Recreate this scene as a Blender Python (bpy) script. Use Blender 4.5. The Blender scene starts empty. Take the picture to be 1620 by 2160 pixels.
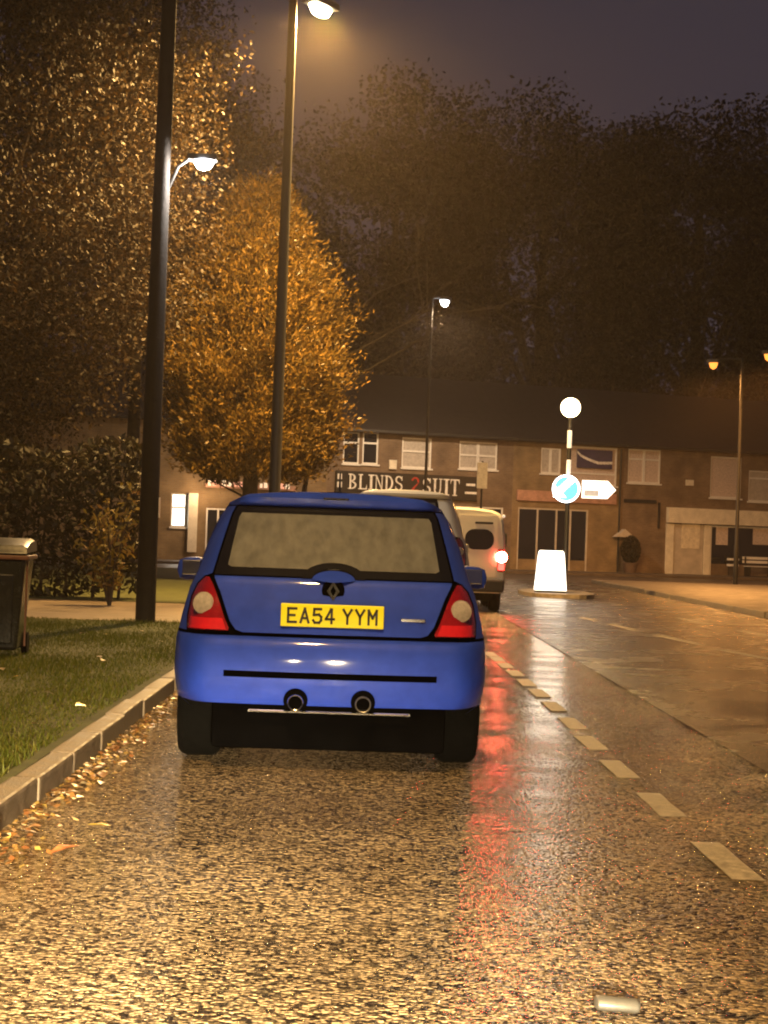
import bpy, bmesh, math, random
import numpy as np
from mathutils import Vector, Matrix
R = math.radians
random.seed(7); rng = np.random.default_rng(7)
SC = bpy.context.scene
COL = SC.collection

# ------------------------------------------------------------------ camera
H = 1.25                                   # eye height of the seated photographer
FPX, W0, H0 = 3600.0, 1620, 2160           # focal length in photograph pixels
ROLL = R(2.0)
xc, yc = (775 - 810) / FPX, -(1133 - 1080) / FPX
yaw = -(xc * math.cos(ROLL) - yc * math.sin(ROLL))
pit = -(xc * math.sin(ROLL) + yc * math.cos(ROLL))
fw = Vector((math.sin(yaw) * math.cos(pit), math.cos(yaw) * math.cos(pit), math.sin(pit)))
r0 = Vector((math.cos(yaw), -math.sin(yaw), 0)); u0 = r0.cross(fw)
rt = r0 * math.cos(ROLL) + u0 * math.sin(ROLL)
up = -r0 * math.sin(ROLL) + u0 * math.cos(ROLL)
CAM = Vector((0, 0, H))
cd = bpy.data.cameras.new('camera'); cam = bpy.data.objects.new('camera', cd); COL.objects.link(cam)
cd.lens = FPX / H0 * 36; cd.sensor_width = 36; cd.clip_start = .05; cd.clip_end = 600
cam.matrix_world = Matrix(((rt.x, up.x, -fw.x, 0), (rt.y, up.y, -fw.y, 0), (rt.z, up.z, -fw.z, H), (0, 0, 0, 1)))
SC.camera = cam

# ------------------------------------------------------------------ night sky, exposure
wd = bpy.data.worlds.new('World'); SC.world = wd; wd.use_nodes = True
nt = wd.node_tree; nt.nodes.clear()
wo = nt.nodes.new('ShaderNodeOutputWorld')
sky = nt.nodes.new('ShaderNodeTexSky'); sky.sky_type = 'NISHITA'; sky.sun_disc = False
sky.sun_elevation = R(-5.0); sky.sun_rotation = R(200)
b1 = nt.nodes.new('ShaderNodeBackground'); b1.inputs[1].default_value = 0.10
b2 = nt.nodes.new('ShaderNodeBackground'); b2.inputs[0].default_value = (.050, .041, .056, 1); b2.inputs[1].default_value = .75   # town glow on low cloud
ad = nt.nodes.new('ShaderNodeAddShader')
nt.links.new(sky.outputs[0], b1.inputs[0]); nt.links.new(b1.outputs[0], ad.inputs[0]); nt.links.new(b2.outputs[0], ad.inputs[1])
nt.links.new(ad.outputs[0], wo.inputs[0])
vs = SC.view_settings; vs.view_transform = 'Standard'; vs.look = 'None'; vs.exposure = 0; vs.gamma = 1; vs.use_curve_mapping = False
SC.cycles.use_denoising = True
SC.cycles.max_bounces = 4; SC.cycles.volume_bounces = 0; SC.cycles.transparent_max_bounces = 6
SC.cycles.sample_clamp_indirect = 4
HAZE_DENSITY = 0.0007
SC.cycles.filter_width = 2.0

# strengths of the lamps (watts)
P_MAIN, P_BRACKET, P_FAR, P_SODIUM, P_HEAD = 20000, 420, 3800, 2800, 13500
P_BEHIND = 9500
C_MAIN, C_WHITE, C_SOD, C_HEAD = (1, .58, .18), (1, .90, .78), (1, .42, .10), (1, .78, .44)

# ------------------------------------------------------------------ pixel helpers
def ray(px, py):
    return (fw + rt * ((px - 810) / FPX) + up * (-(py - 1080) / FPX)).normalized()
def at(px, py, Y):
    d = ray(px, py); return CAM + d * (Y / d.y)
def gnd(px, py, z=0.0):
    d = ray(px, py); return CAM + d * ((z - H) / d.z)

# ------------------------------------------------------------------ materials
MATS = {}
def nd(nt, t, **kw):
    n = nt.nodes.new(t)
    for k, v in kw.items():
        if k in n.inputs: n.inputs[k].default_value = v
        else: setattr(n, k, v)
    return n
def mat(name, col, rough=.6, metal=0.0, var=.25, vscale=6.0, bump=0.0, bscale=40.0, coat=0.0, emit=None, estr=0.0, rvar=.0, trans=0.0, spec=.5):
    m = bpy.data.materials.new(name); m.use_nodes = True; t = m.node_tree
    p = t.nodes['Principled BSDF']
    p.inputs['Roughness'].default_value = rough; p.inputs['Metallic'].default_value = metal
    p.inputs['Coat Weight'].default_value = coat; p.inputs['Coat Roughness'].default_value = .06
    p.inputs['Transmission Weight'].default_value = trans; p.inputs['Specular IOR Level'].default_value = spec
    tc = nd(t, 'ShaderNodeTexCoord')
    n1 = nd(t, 'ShaderNodeTexNoise', Scale=vscale, Detail=5.0, Roughness=.6)
    t.links.new(tc.outputs['Object'], n1.inputs['Vector'])
    cr = nd(t, 'ShaderNodeValToRGB')
    lo = [c * (1 - var) for c in col]; hi = [min(1, c * (1 + var)) for c in col]
    cr.color_ramp.elements[0].position = .3; cr.color_ramp.elements[0].color = (*lo, 1)
    cr.color_ramp.elements[1].position = .7; cr.color_ramp.elements[1].color = (*hi, 1)
    t.links.new(n1.outputs['Fac'], cr.inputs[0]); t.links.new(cr.outputs[0], p.inputs['Base Color'])
    if rvar:
        mr = nd(t, 'ShaderNodeMapRange'); mr.inputs['To Min'].default_value = max(.02, rough - rvar); mr.inputs['To Max'].default_value = min(1, rough + rvar)
        mr.inputs['From Min'].default_value = .3; mr.inputs['From Max'].default_value = .7
        t.links.new(n1.outputs['Fac'], mr.inputs['Value']); t.links.new(mr.outputs[0], p.inputs['Roughness'])
    if bump:
        n2 = nd(t, 'ShaderNodeTexNoise', Scale=bscale, Detail=3.0)
        t.links.new(tc.outputs['Object'], n2.inputs['Vector'])
        bp = nd(t, 'ShaderNodeBump', Strength=bump, Distance=.01)
        t.links.new(n2.outputs['Fac'], bp.inputs['Height']); t.links.new(bp.outputs[0], p.inputs['Normal'])
    if emit:
        p.inputs['Emission Color'].default_value = (*emit, 1); p.inputs['Emission Strength'].default_value = estr
    MATS[name] = m; return m

def leafmat(name, stops, rough=.6, sheen=.12):
    m = bpy.data.materials.new(name); m.use_nodes = True; t = m.node_tree; p = t.nodes['Principled BSDF']
    p.inputs['Roughness'].default_value = rough
    g = nd(t, 'ShaderNodeNewGeometry'); cr = nd(t, 'ShaderNodeValToRGB'); el = cr.color_ramp.elements
    for i, c in enumerate(stops):
        e = el[i] if i < 2 else el.new(.5)
        e.position = i / (len(stops) - 1); e.color = (*c, 1)
    p.inputs['Specular IOR Level'].default_value = .3
    t.links.new(g.outputs['Random Per Island'], cr.inputs[0]); t.links.new(cr.outputs[0], p.inputs['Base Color'])
    tr = nd(t, 'ShaderNodeBsdfTranslucent'); t.links.new(cr.outputs[0], tr.inputs[0])
    mx = nd(t, 'ShaderNodeMixShader'); mx.inputs[0].default_value = .22
    o = t.nodes['Material Output']
    t.links.new(p.outputs[0], mx.inputs[1]); t.links.new(tr.outputs[0], mx.inputs[2]); t.links.new(mx.outputs[0], o.inputs[0])
    MATS[name] = m; return m

def roadmat(name, dark, light, scale, bstr, rough, dist=.012, facet=.0):
    """wet road: stone chips held in bitumen, water film in the low spots"""
    m = bpy.data.materials.new(name); m.use_nodes = True; t = m.node_tree; p = t.nodes['Principled BSDF']
    L = t.links.new
    tc = nd(t, 'ShaderNodeTexCoord')
    v = nd(t, 'ShaderNodeTexVoronoi', Scale=scale); v.inputs['Randomness'].default_value = 1
    L(tc.outputs['Object'], v.inputs['Vector'])
    n = nd(t, 'ShaderNodeTexNoise', Scale=scale * .45, Detail=4.0, Roughness=.7); L(tc.outputs['Object'], n.inputs['Vector'])
    big = nd(t, 'ShaderNodeTexNoise', Scale=1.1, Detail=5.0, Roughness=.6); L(tc.outputs['Object'], big.inputs['Vector'])
    sep = nd(t, 'ShaderNodeSeparateColor'); L(v.outputs['Color'], sep.inputs[0])
    cr = nd(t, 'ShaderNodeValToRGB'); e = cr.color_ramp.elements
    e[0].position = .15; e[0].color = (*dark, 1); e[1].position = .95; e[1].color = (*light, 1)
    L(sep.outputs[0], cr.inputs[0])
    mx = nd(t, 'ShaderNodeMix', data_type='RGBA', blend_type='MULTIPLY'); mx.inputs[0].default_value = .6
    L(cr.outputs[0], mx.inputs[6])
    c2 = nd(t, 'ShaderNodeValToRGB'); c2.color_ramp.elements[0].position = .35; c2.color_ramp.elements[0].color = (.35, .33, .32, 1); c2.color_ramp.elements[1].position = .65
    L(big.outputs['Fac'], c2.inputs[0]); L(c2.outputs[0], mx.inputs[7]); L(mx.outputs[2], p.inputs['Base Color'])
    mr = nd(t, 'ShaderNodeMapRange'); mr.inputs['From Min'].default_value = .35; mr.inputs['From Max'].default_value = .65
    mr.inputs['To Min'].default_value = rough - .07; mr.inputs['To Max'].default_value = rough + .08
    L(big.outputs['Fac'], mr.inputs['Value']); L(mr.outputs[0], p.inputs['Roughness'])
    s = nd(t, 'ShaderNodeMath', operation='MULTIPLY_ADD'); L(v.outputs['Distance'], s.inputs[0]); s.inputs[1].default_value = -1.0; L(n.outputs['Fac'], s.inputs[2])
    bp = nd(t, 'ShaderNodeBump', Strength=bstr, Distance=dist); L(s.outputs[0], bp.inputs['Height']); L(bp.outputs[0], p.inputs['Normal'])
    p.inputs['Specular IOR Level'].default_value = .8
    if facet:                                       # every chip lies at its own small tilt, so single chips glint
        v2 = nd(t, 'ShaderNodeTexVoronoi', Scale=scale * 1.25); L(tc.outputs['Object'], v2.inputs['Vector'])
        a1 = nd(t, 'ShaderNodeVectorMath', operation='SUBTRACT'); L(v2.outputs['Color'], a1.inputs[0]); a1.inputs[1].default_value = (.5, .5, .5)
        a2 = nd(t, 'ShaderNodeVectorMath', operation='SCALE'); L(a1.outputs[0], a2.inputs[0]); a2.inputs['Scale'].default_value = facet
        a3 = nd(t, 'ShaderNodeVectorMath', operation='ADD'); L(bp.outputs[0], a3.inputs[0]); L(a2.outputs[0], a3.inputs[1])
        a4 = nd(t, 'ShaderNodeVectorMath', operation='NORMALIZE'); L(a3.outputs[0], a4.inputs[0]); L(a4.outputs[0], p.inputs['Normal'])
    MATS[name] = m; return m

def brickmat(name, c1, c2, mortar):
    m = bpy.data.materials.new(name); m.use_nodes = True; t = m.node_tree; p = t.nodes['Principled BSDF']; L = t.links.new
    tc = nd(t, 'ShaderNodeTexCoord'); sp = nd(t, 'ShaderNodeSeparateXYZ'); cb = nd(t, 'ShaderNodeCombineXYZ')
    L(tc.outputs['Object'], sp.inputs[0]); L(sp.outputs[0], cb.inputs[0]); L(sp.outputs[2], cb.inputs[1])
    b = nd(t, 'ShaderNodeTexBrick', Scale=1.0); b.inputs['Brick Width'].default_value = .225; b.inputs['Row Height'].default_value = .075
    b.inputs['Mortar Size'].default_value = .01
    b.inputs['Color1'].default_value = (*c1, 1); b.inputs['Color2'].default_value = (*c2, 1); b.inputs['Mortar'].default_value = (*mortar, 1)
    L(cb.outputs[0], b.inputs['Vector'])
    n = nd(t, 'ShaderNodeTexNoise', Scale=1.3, Detail=6.0); L(tc.outputs['Object'], n.inputs['Vector'])
    cr = nd(t, 'ShaderNodeValToRGB'); cr.color_ramp.elements[0].position = .3; cr.color_ramp.elements[0].color = (.5, .48, .46, 1); cr.color_ramp.elements[1].position = .7
    L(n.outputs['Fac'], cr.inputs[0])
    mx = nd(t, 'ShaderNodeMix', data_type='RGBA', blend_type='MULTIPLY'); mx.inputs[0].default_value = 1
    L(b.outputs['Color'], mx.inputs[6]); L(cr.outputs[0], mx.inputs[7]); L(mx.outputs[2], p.inputs['Base Color'])
    p.inputs['Roughness'].default_value = .8
    MATS[name] = m; return m

mat('paint_blue', (.017, .047, .42), .5, .05, .12, 9, coat=.8, spec=.12, bump=.05, bscale=230)
mat('paint_cream', (.72, .68, .58), .3, 0, .05, 3, coat=.6)
mat('paint_white', (.75, .73, .68), .35, 0, .05, 3, coat=.5)
mat('black_plastic', (.012, .012, .013), .5, 0, .3, 20, bump=.15, bscale=300)
mat('gap_dark', (.0012, .0012, .0014), 1.0, spec=.0)  # near-black that paints the shade in seams, recesses and underneath
mat('frit', (.006, .006, .008), .18, 0, .2)
mg = mat('misted_glass', (.082, .086, .092), .36, 0, .22, 3, rvar=.07, coat=.5)
for l_ in list(mg.node_tree.links):                 # condensation that has run down the glass
    if l_.to_node.type == 'TEX_NOISE':
        mp_ = mg.node_tree.nodes.new('ShaderNodeMapping'); mp_.inputs['Scale'].default_value = (7, 7, .7)
        mg.node_tree.links.new(l_.from_socket, mp_.inputs[0]); mg.node_tree.links.new(mp_.outputs[0], l_.to_socket); break
mat('dark_glass', (.012, .013, .016), .07, 0, .2, 2, spec=.7)
mat('lens_red', (.20, .005, .008), .14, 0, .15, 30, bump=.25, bscale=180, coat=.7)
mat('lens_red_bright', (.5, .012, .02), .2, 0, .1, 30, bump=.2, bscale=220, coat=.7)  # brighter red stands in for headlamp light returned by the reflector strip
mat('lens_clear', (.42, .39, .38), .22, .15, .2, 40, bump=.2, bscale=160, coat=.8)
mat('plate_yellow', (.84, .84, .012), .4, 0, .03, 8)
mat('plate_black', (.006, .006, .006), .5)
mat('chrome', (.7, .7, .72), .16, 1, .1, 20)
mat('dull_metal', (.20, .19, .18), .42, .9, .35, 25, bump=.1, bscale=80)
mat('tyre', (.0016, .0016, .0016), .9, spec=.06, metal=0, var=.3, vscale=30, bump=.3, bscale=90)
mat('alloy', (.32, .32, .33), .35, .8, .15)
mat('mirror', (.72, .73, .76), .08, 1, .05)
mat('brake_lit', (.6, .01, .01), .3, emit=(1, .09, .06), estr=190)
mat('brake_glow', (.5, .01, .01), .3, emit=(1, .03, .02), estr=12)
mat('wood_pole', (.010, .0065, .0045), .8, 0, .45, 7, bump=.6, bscale=26)
mat('galv', (.012, .011, .010), .6, .0, .25, 10, bump=.1)
mat('lamp_case', (.11, .11, .11), .5, .3)
mat('glow_main', (.8, .7, .5), .4, emit=(1, .80, .46), estr=90)
mat('glow_white', (.8, .8, .8), .4, emit=(.93, .95, 1), estr=40)
mat('glow_sodium', (.8, .5, .2), .4, emit=(1, .34, .05), estr=1.9)
mat('glow_globe', (.9, .7, .4), .4, emit=(1, .74, .42), estr=14)
mat('glow_sign_white', (.8, .8, .8), .4, emit=(.86, .95, 1), estr=4.5)
mat('glow_sign_blue', (.05, .3, .8), .4, emit=(.10, .56, 1), estr=1.8)
mat('glow_bollard', (.9, .9, .9), .4, emit=(.96, 1, .96), estr=2.2)
mat('glow_arrow', (.8, .8, .8), .4, emit=(1, .93, .80), estr=2.2)  # glow stands in for light falling on the front of the arrow sign
mat('sign_grey', (.25, .27, .33), .5, emit=(.5, .52, .6), estr=.45)
mat('glow_shop', (.8, .8, .8), .4, emit=(.92, .94, .86), estr=3.5)
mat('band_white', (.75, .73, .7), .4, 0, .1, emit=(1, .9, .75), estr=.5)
mat('band_black', (.012, .012, .012), .4)
mat('grass_soil', (.050, .055, .010), .9, 0, .45, 5, bump=.6, bscale=60)
mat('path_paving', (.17, .125, .085), .55, 0, .3, 3, bump=.3, bscale=60, rvar=.15)
mat('kerb_stone', (.17, .135, .10), .6, 0, .5, 8, bump=.5, bscale=70, rvar=.2)
mat('white_line', (.21, .185, .15), .5, 0, .6, 18, bump=.4, bscale=90, rvar=.15)
mat('brick_pavement', (.075, .058, .045), .5, 0, .3, 3, bump=.4, bscale=50, rvar=.15)
mat('render_tan', (.42, .30, .16), .8, 0, .25, 2, bump=.2)
mat('render_pale', (.46, .40, .33), .8, 0, .2, 2, bump=.2)
mat('upvc', (.72, .70, .66), .4, 0, .05)
mat('curtain', (.42, .38, .34), .8, 0, .2, 9)
mat('net_curtain', (.55, .45, .40), .8, 0, .25, 14)
mat('slate', (.016, .013, .012), .6, 0, .4, 4, bump=.4, bscale=14)
mat('sign_black', (.012, .011, .011), .4)
mat('letter_white', (.78, .75, .70), .45)
mat('letter_red', (.40, .03, .02), .45)
mat('letter_pink', (.75, .42, .34), .5, emit=(1, .45, .30), estr=.5)
mat('letter_lit', (.75, .7, .6), .5, emit=(1, .75, .5), estr=.55)
mat('fascia_white', (.70, .64, .52), .5, 0, .15, 3)
mat('fascia_pink', (.40, .22, .16), .5, 0, .3, 5)
mat('purple_board', (.05, .04, .10), .5)
mat('shop_dark', (.02, .018, .016), .6)
mat('poster', (.68, .60, .46), .6, 0, .2, 8)
mat('bin_black', (.016, .017, .019), .25, 0, .3, 12, bump=.12, bscale=40, coat=.3)
mat('bin_lid', (.024, .023, .022), .35, 0, .3, 12, bump=.1)
mat('bin_strip', (.16, .07, .05), .5)
mat('bark', (.045, .032, .022), .9, 0, .4, 8, bump=.8, bscale=20)
mat('twig', (.05, .038, .028), .7, 0, .3, 8)
mat('pot', (.10, .06, .04), .7)
mat('can', (.085, .082, .078), .45, .3, .2, 20)
roadmat('road_chips', (.014, .010, .008), (.36, .27, .165), 58, .8, .11, .03, .62)
roadmat('road_smooth', (.013, .010, .009), (.045, .034, .026), 110, .5, .24, .008, .35)
roadmat('road_far', (.018, .014, .012), (.055, .042, .034), 40, .5, .36, .012)
brickmat('brick_brown', (.24, .155, .085), (.19, .115, .065), (.22, .18, .14))
brickmat('brick_tan', (.30, .20, .09), (.25, .16, .075), (.26, .21, .14))
leafmat('leaf_autumn', [(.012, .008, .003), (.026, .014, .004), (.058, .032, .008)])
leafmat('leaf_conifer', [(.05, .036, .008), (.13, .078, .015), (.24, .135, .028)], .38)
leafmat('leaf_dark', [(.010, .011, .004), (.022, .018, .006), (.035, .024, .009)])
leafmat('leaf_yellow', [(.08, .07, .015), (.26, .19, .035), (.16, .08, .03)])
leafmat('leaf_night', [(.010, .006, .004), (.016, .009, .005), (.024, .013, .007)])
leafmat('blade', [(.045, .065, .006), (.085, .105, .010), (.13, .12, .02)], .55)
leafmat('litter', [(.30, .17, .05), (.20, .08, .03), (.38, .28, .08)], .35)

# ------------------------------------------------------------------ mesh builder
def smooth(me, on=True):
    me.polygons.foreach_set('use_smooth', [on] * len(me.polygons))
def link(name, me, m, parent=None):
    o = bpy.data.objects.new(name, me); COL.objects.link(o)
    if m: me.materials.append(MATS[m])
    if parent: o.parent = parent
    return o
class MB:
    def __init__(s): s.v, s.f = [], []
    def add(s, vs, fs):
        b = len(s.v); s.v += [tuple(v) for v in vs]; s.f += [tuple(i + b for i in f) for f in fs]; return s
    def box(s, x0, x1, y0, y1, z0, z1, c=0.0):
        if c > 0:
            return s.cbox(x0, x1, y0, y1, z0, z1, c)
        vs = [(x, y, z) for z in (z0, z1) for y in (y0, y1) for x in (x0, x1)]
        return s.add(vs, [(0, 2, 3, 1), (4, 5, 7, 6), (0, 1, 5, 4), (2, 6, 7, 3), (0, 4, 6, 2), (1, 3, 7, 5)])
    def cbox(s, x0, x1, y0, y1, z0, z1, c):
        bm = bmesh.new(); bmesh.ops.create_cube(bm, size=1)
        for v in bm.verts: v.co = Vector(((x0 + x1) / 2 + v.co.x * (x1 - x0), (y0 + y1) / 2 + v.co.y * (y1 - y0), (z0 + z1) / 2 + v.co.z * (z1 - z0)))
        bmesh.ops.bevel(bm, geom=bm.edges[:], offset=c, segments=2, affect='EDGES', profile=.6)
        bm.verts.index_update()
        s.add([v.co[:] for v in bm.verts], [[v.index for v in f.verts] for f in bm.faces]); bm.free(); return s
    def tube(s, pts, rad, n=10, cap=True):
        pts = [Vector(p) for p in pts]; rad = rad if isinstance(rad, (list, tuple)) else [rad] * len(pts)
        rings = []; ref = None
        for i, p in enumerate(pts):
            d = (pts[min(i + 1, len(pts) - 1)] - pts[max(i - 1, 0)]).normalized()
            if ref is None: ref = d.orthogonal().normalized()
            a = (ref - d * ref.dot(d)).normalized(); ref = a; b = d.cross(a)
            rings.append([p + (a * math.cos(2 * math.pi * k / n) + b * math.sin(2 * math.pi * k / n)) * rad[i] for k in range(n)])
        vs = [v for r in rings for v in r]; fs = []
        for i in range(len(pts) - 1):
            for k in range(n):
                fs.append((i * n + k, i * n + (k + 1) % n, (i + 1) * n + (k + 1) % n, (i + 1) * n + k))
        if cap: fs += [tuple(range(n))[::-1], tuple((len(pts) - 1) * n + k for k in range(n))]
        return s.add(vs, fs)
    def lathe(s, prof, c=(0, 0, 0), n=20, axis='z'):
        vs, fs = [], []
        for r, h in prof:
            for k in range(n):
                a = 2 * math.pi * k / n; p = (r * math.cos(a), r * math.sin(a), h)
                if axis == 'x': p = (p[2], p[0], p[1])
                if axis == 'y': p = (p[0], p[2], p[1])
                vs.append((c[0] + p[0], c[1] + p[1], c[2] + p[2]))
        for i in range(len(prof) - 1):
            for k in range(n): fs.append((i * n + k, i * n + (k + 1) % n, (i + 1) * n + (k + 1) % n, (i + 1) * n + k))
        fs += [tuple(range(n))[::-1], tuple((len(prof) - 1) * n + k for k in range(n))]
        return s.add(vs, fs)
    def prism(s, poly, y0, y1):                     # polygon in xz pushed along y
        n = len(poly)
        vs = [(x, y0, z) for x, z in poly] + [(x, y1, z) for x, z in poly]
        fs = [tuple(range(n)), tuple(range(n, 2 * n))[::-1]] + [(i, i + n, (i + 1) % n + n, (i + 1) % n) for i in range(n)]
        return s.add(vs, fs)
    def hprism(s, poly, z0, z1):                    # polygon in xy pushed along z
        n = len(poly)
        vs = [(x, y, z0) for x, y in poly] + [(x, y, z1) for x, y in poly]
        fs = [tuple(range(n))[::-1], tuple(range(n, 2 * n))] + [(i, (i + 1) % n, (i + 1) % n + n, i + n) for i in range(n)]
        return s.add(vs, fs)
    def build(s, name, m, parent=None, sm=False, weld=False, angle=None):
        me = bpy.data.meshes.new(name); me.from_pydata(s.v, [], s.f)
        bm = bmesh.new(); bm.from_mesh(me)
        if weld: bmesh.ops.remove_doubles(bm, verts=bm.verts, dist=1e-5)
        bmesh.ops.recalc_face_normals(bm, faces=bm.faces)
        if sm:
            for f in bm.faces: f.smooth = True
            ang = R(angle or 38)
            for e in bm.edges:
                if len(e.link_faces) == 2 and e.calc_face_angle(0) > ang: e.smooth = False
        bm.to_mesh(me); bm.free()
        return link(name, me, m, parent)
def tag(o, label, cat, group=None):
    o['label'] = label; o['category'] = cat
    if group: o['group'] = group
    return o
def struct(o, label=None, kind='structure'):
    o['kind'] = kind
    if label: o['label'] = label
    return o
def empty(name, loc=(0, 0, 0), rz=0.0):
    o = bpy.data.objects.new(name, None); COL.objects.link(o); o.location = loc; o.rotation_euler = (0, 0, rz); o.empty_display_size = .2
    return o
def lamp(name, loc, power, color, size=.1, kind='POINT', parent=None):
    l = bpy.data.lights.new(name, kind); l.energy = power; l.color = color; l.shadow_soft_size = size
    o = bpy.data.objects.new(name, l); COL.objects.link(o); o.location = loc
    if parent: o.parent = parent
    return o
def sheet(name, poly, z, m, kind='structure', n=0):
    me = bpy.data.meshes.new(name); me.from_pydata([(x, y, z) for x, y in poly], [], [tuple(range(len(poly)))])
    return struct(link(name, me, m), kind=kind)
def quads(name, P, U, V, m, parent=None, tri=False):
    """many leaf-sized faces: centres P, half axes U and V"""
    n = len(P)
    if tri: co = np.stack([P - U, P + U, P + V], 1); k = 3
    else: co = np.stack([P - V, P + U * .9 - V * .1, P + V, P - U * .9 - V * .1], 1); k = 4
    me = bpy.data.meshes.new(name)
    me.vertices.add(n * k); me.vertices.foreach_set('co', co.astype(np.float32).ravel())
    me.loops.add(n * k); me.loops.foreach_set('vertex_index', np.arange(n * k, dtype=np.int32))
    me.polygons.add(n); me.polygons.foreach_set('loop_start', np.arange(0, n * k, k, dtype=np.int32))
    me.update(calc_edges=True); me.validate()
    return link(name, me, m, parent)
def rdir(n):
    v = rng.normal(size=(n, 3)); return v / np.linalg.norm(v, axis=1)[:, None]
def text_mesh(name, s, size, m, parent, loc, sx=1.0, off=0.0, depth=.002, spacing=1.0):
    cu = bpy.data.curves.new('t', 'FONT'); cu.body = s; cu.size = size; cu.extrude = depth; cu.offset = off
    cu.align_x = 'CENTER'; cu.align_y = 'CENTER'; cu.space_character = spacing
    o = bpy.data.objects.new('t', cu); COL.objects.link(o)
    dg = bpy.context.evaluated_depsgraph_get(); me = bpy.data.meshes.new_from_object(o.evaluated_get(dg))
    bpy.data.objects.remove(o); bpy.data.curves.remove(cu)
    me.transform(Matrix.Translation(loc) @ Matrix.Rotation(R(90), 4, 'X') @ Matrix.Diagonal((sx, 1, 1, 1)))
    me.materials.clear(); me.name = name
    return link(name, me, m, parent)

# ------------------------------------------------------------------ ground, roads, kerbs
KX = -1.45                                        # face of the near kerb
sheet('ground', [(-75, -8), (75, -8), (75, 128), (-75, 128)], -.03, 'road_far')
def grid_sheet(name, x0, x1, y0, y1, z, m): return sheet(name, [(x0, y0), (x1, y0), (x1, y1), (x0, y1)], z, m)
grid_sheet('parking_lane', KX - .05, 2.32, -6, 57, 0, 'road_chips')
grid_sheet('carriageway', 2.30, 7.45, -6, 57, .004, 'road_smooth')
grid_sheet('junction_road', -70, 70, 57, 70, 0.0, 'road_far')
def slab(name, poly, z0, z1, m):
    o = MB().hprism(poly, z0, z1).build(name, m); return struct(o)
slab('verge', [(-40, -6), (KX - .12, -6), (KX - .12, 21.2), (-40, 21.2)], -.02, .105, 'grass_soil')
slab('footpath', [(-40, 21.2), (KX - .12, 21.2), (KX - .12, 27.0), (-40, 27.0)], -.02, .100, 'path_paving')
slab('planting_bed', [(-40, 27.0), (KX - .12, 27.0), (KX - .12, 52), (-40, 52)], -.02, .11, 'grass_soil')
slab('pavement', [(7.58, -6), (40, -6), (40, 57), (7.58, 57)], -.02, .10, 'brick_pavement')
def kerb_run(name, x0, x1, ya, yb):
    k = struct(MB().box(x0 + .02, x1 - .02, ya, yb, -.02, .06).build(name, 'kerb_stone'))
    sh = []
    for q in range(4):
        j = [random.uniform(-.006, .006) for _ in range(4)]
        o = MB().cbox(x0 + j[0], x1 + j[1], .006, .909, -.015, .112 + j[2], .016).build('kerbstone', 'kerb_stone'); sh.append(o.data); bpy.data.objects.remove(o)
    y = ya; i = 0
    while y < yb:
        o = bpy.data.objects.new('kerbstone', sh[i % 4 if random.random() < .7 else random.randrange(4)]); COL.objects.link(o); o.parent = k
        o.location = (random.uniform(-.008, .008), y, random.uniform(-.006, .006)); o.rotation_euler = (random.uniform(-.006, .006), 0, random.uniform(-.008, .008))
        y += .915; i += 1
kerb_run('kerb', KX - .125, KX, 3.2, 46)
kerb_run('far_kerb', 7.45, 7.58, 18, 56)

# painted marks: dashed edge of the parking lane and the zigzag lines before the crossing
lane = empty('lane_marking'); struct(lane)
for i, (px, py) in enumerate([(1530, 1815), (1392, 1697), (1305, 1622), (1246, 1567), (1207, 1526), (1168, 1490), (1137, 1462), (1110, 1440), (1086, 1420), (1066, 1404), (1050, 1391), (1035, 1380)]):
    g = gnd(px, py); L = .36 if i else .40
    m = MB(); n = 5; e = [random.uniform(-.003, .003) for _ in range(4 * n)]
    poly = [(-.062 + e[k], -L + 2 * L * k / n) for k in range(n + 1)] + [(.062 + e[k + n], L - 2 * L * k / n) for k in range(n + 1)]
    o = m.hprism(poly, 0, .0025).build('dash', 'white_line', lane); o.location = (g.x, g.y, .0005); o.rotation_euler = (0, 0, R(.5))
zz = empty('zigzag_marking'); struct(zz)
def stroke(a, b, w, name, parent):
    a, b = Vector(a[:2]), Vector(b[:2]); d = (b - a).normalized(); n_ = Vector((-d.y, d.x)) * w
    MB().hprism([tuple(a + n_), tuple(a - n_), tuple(b - n_), tuple(b + n_)], .0045, .009).build(name, 'white_line', parent)
for a, b in [((1288, 1318), (1345, 1331)), ((1385, 1341), (1480, 1361)), ((1515, 1371), (1640, 1394)), ((1225, 1303), (1262, 1311)), ((1430, 1304), (1500, 1317)), ((1560, 1331), (1640, 1345))]:
    stroke(gnd(*a), gnd(*b), .06, 'stripe', zz)

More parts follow.
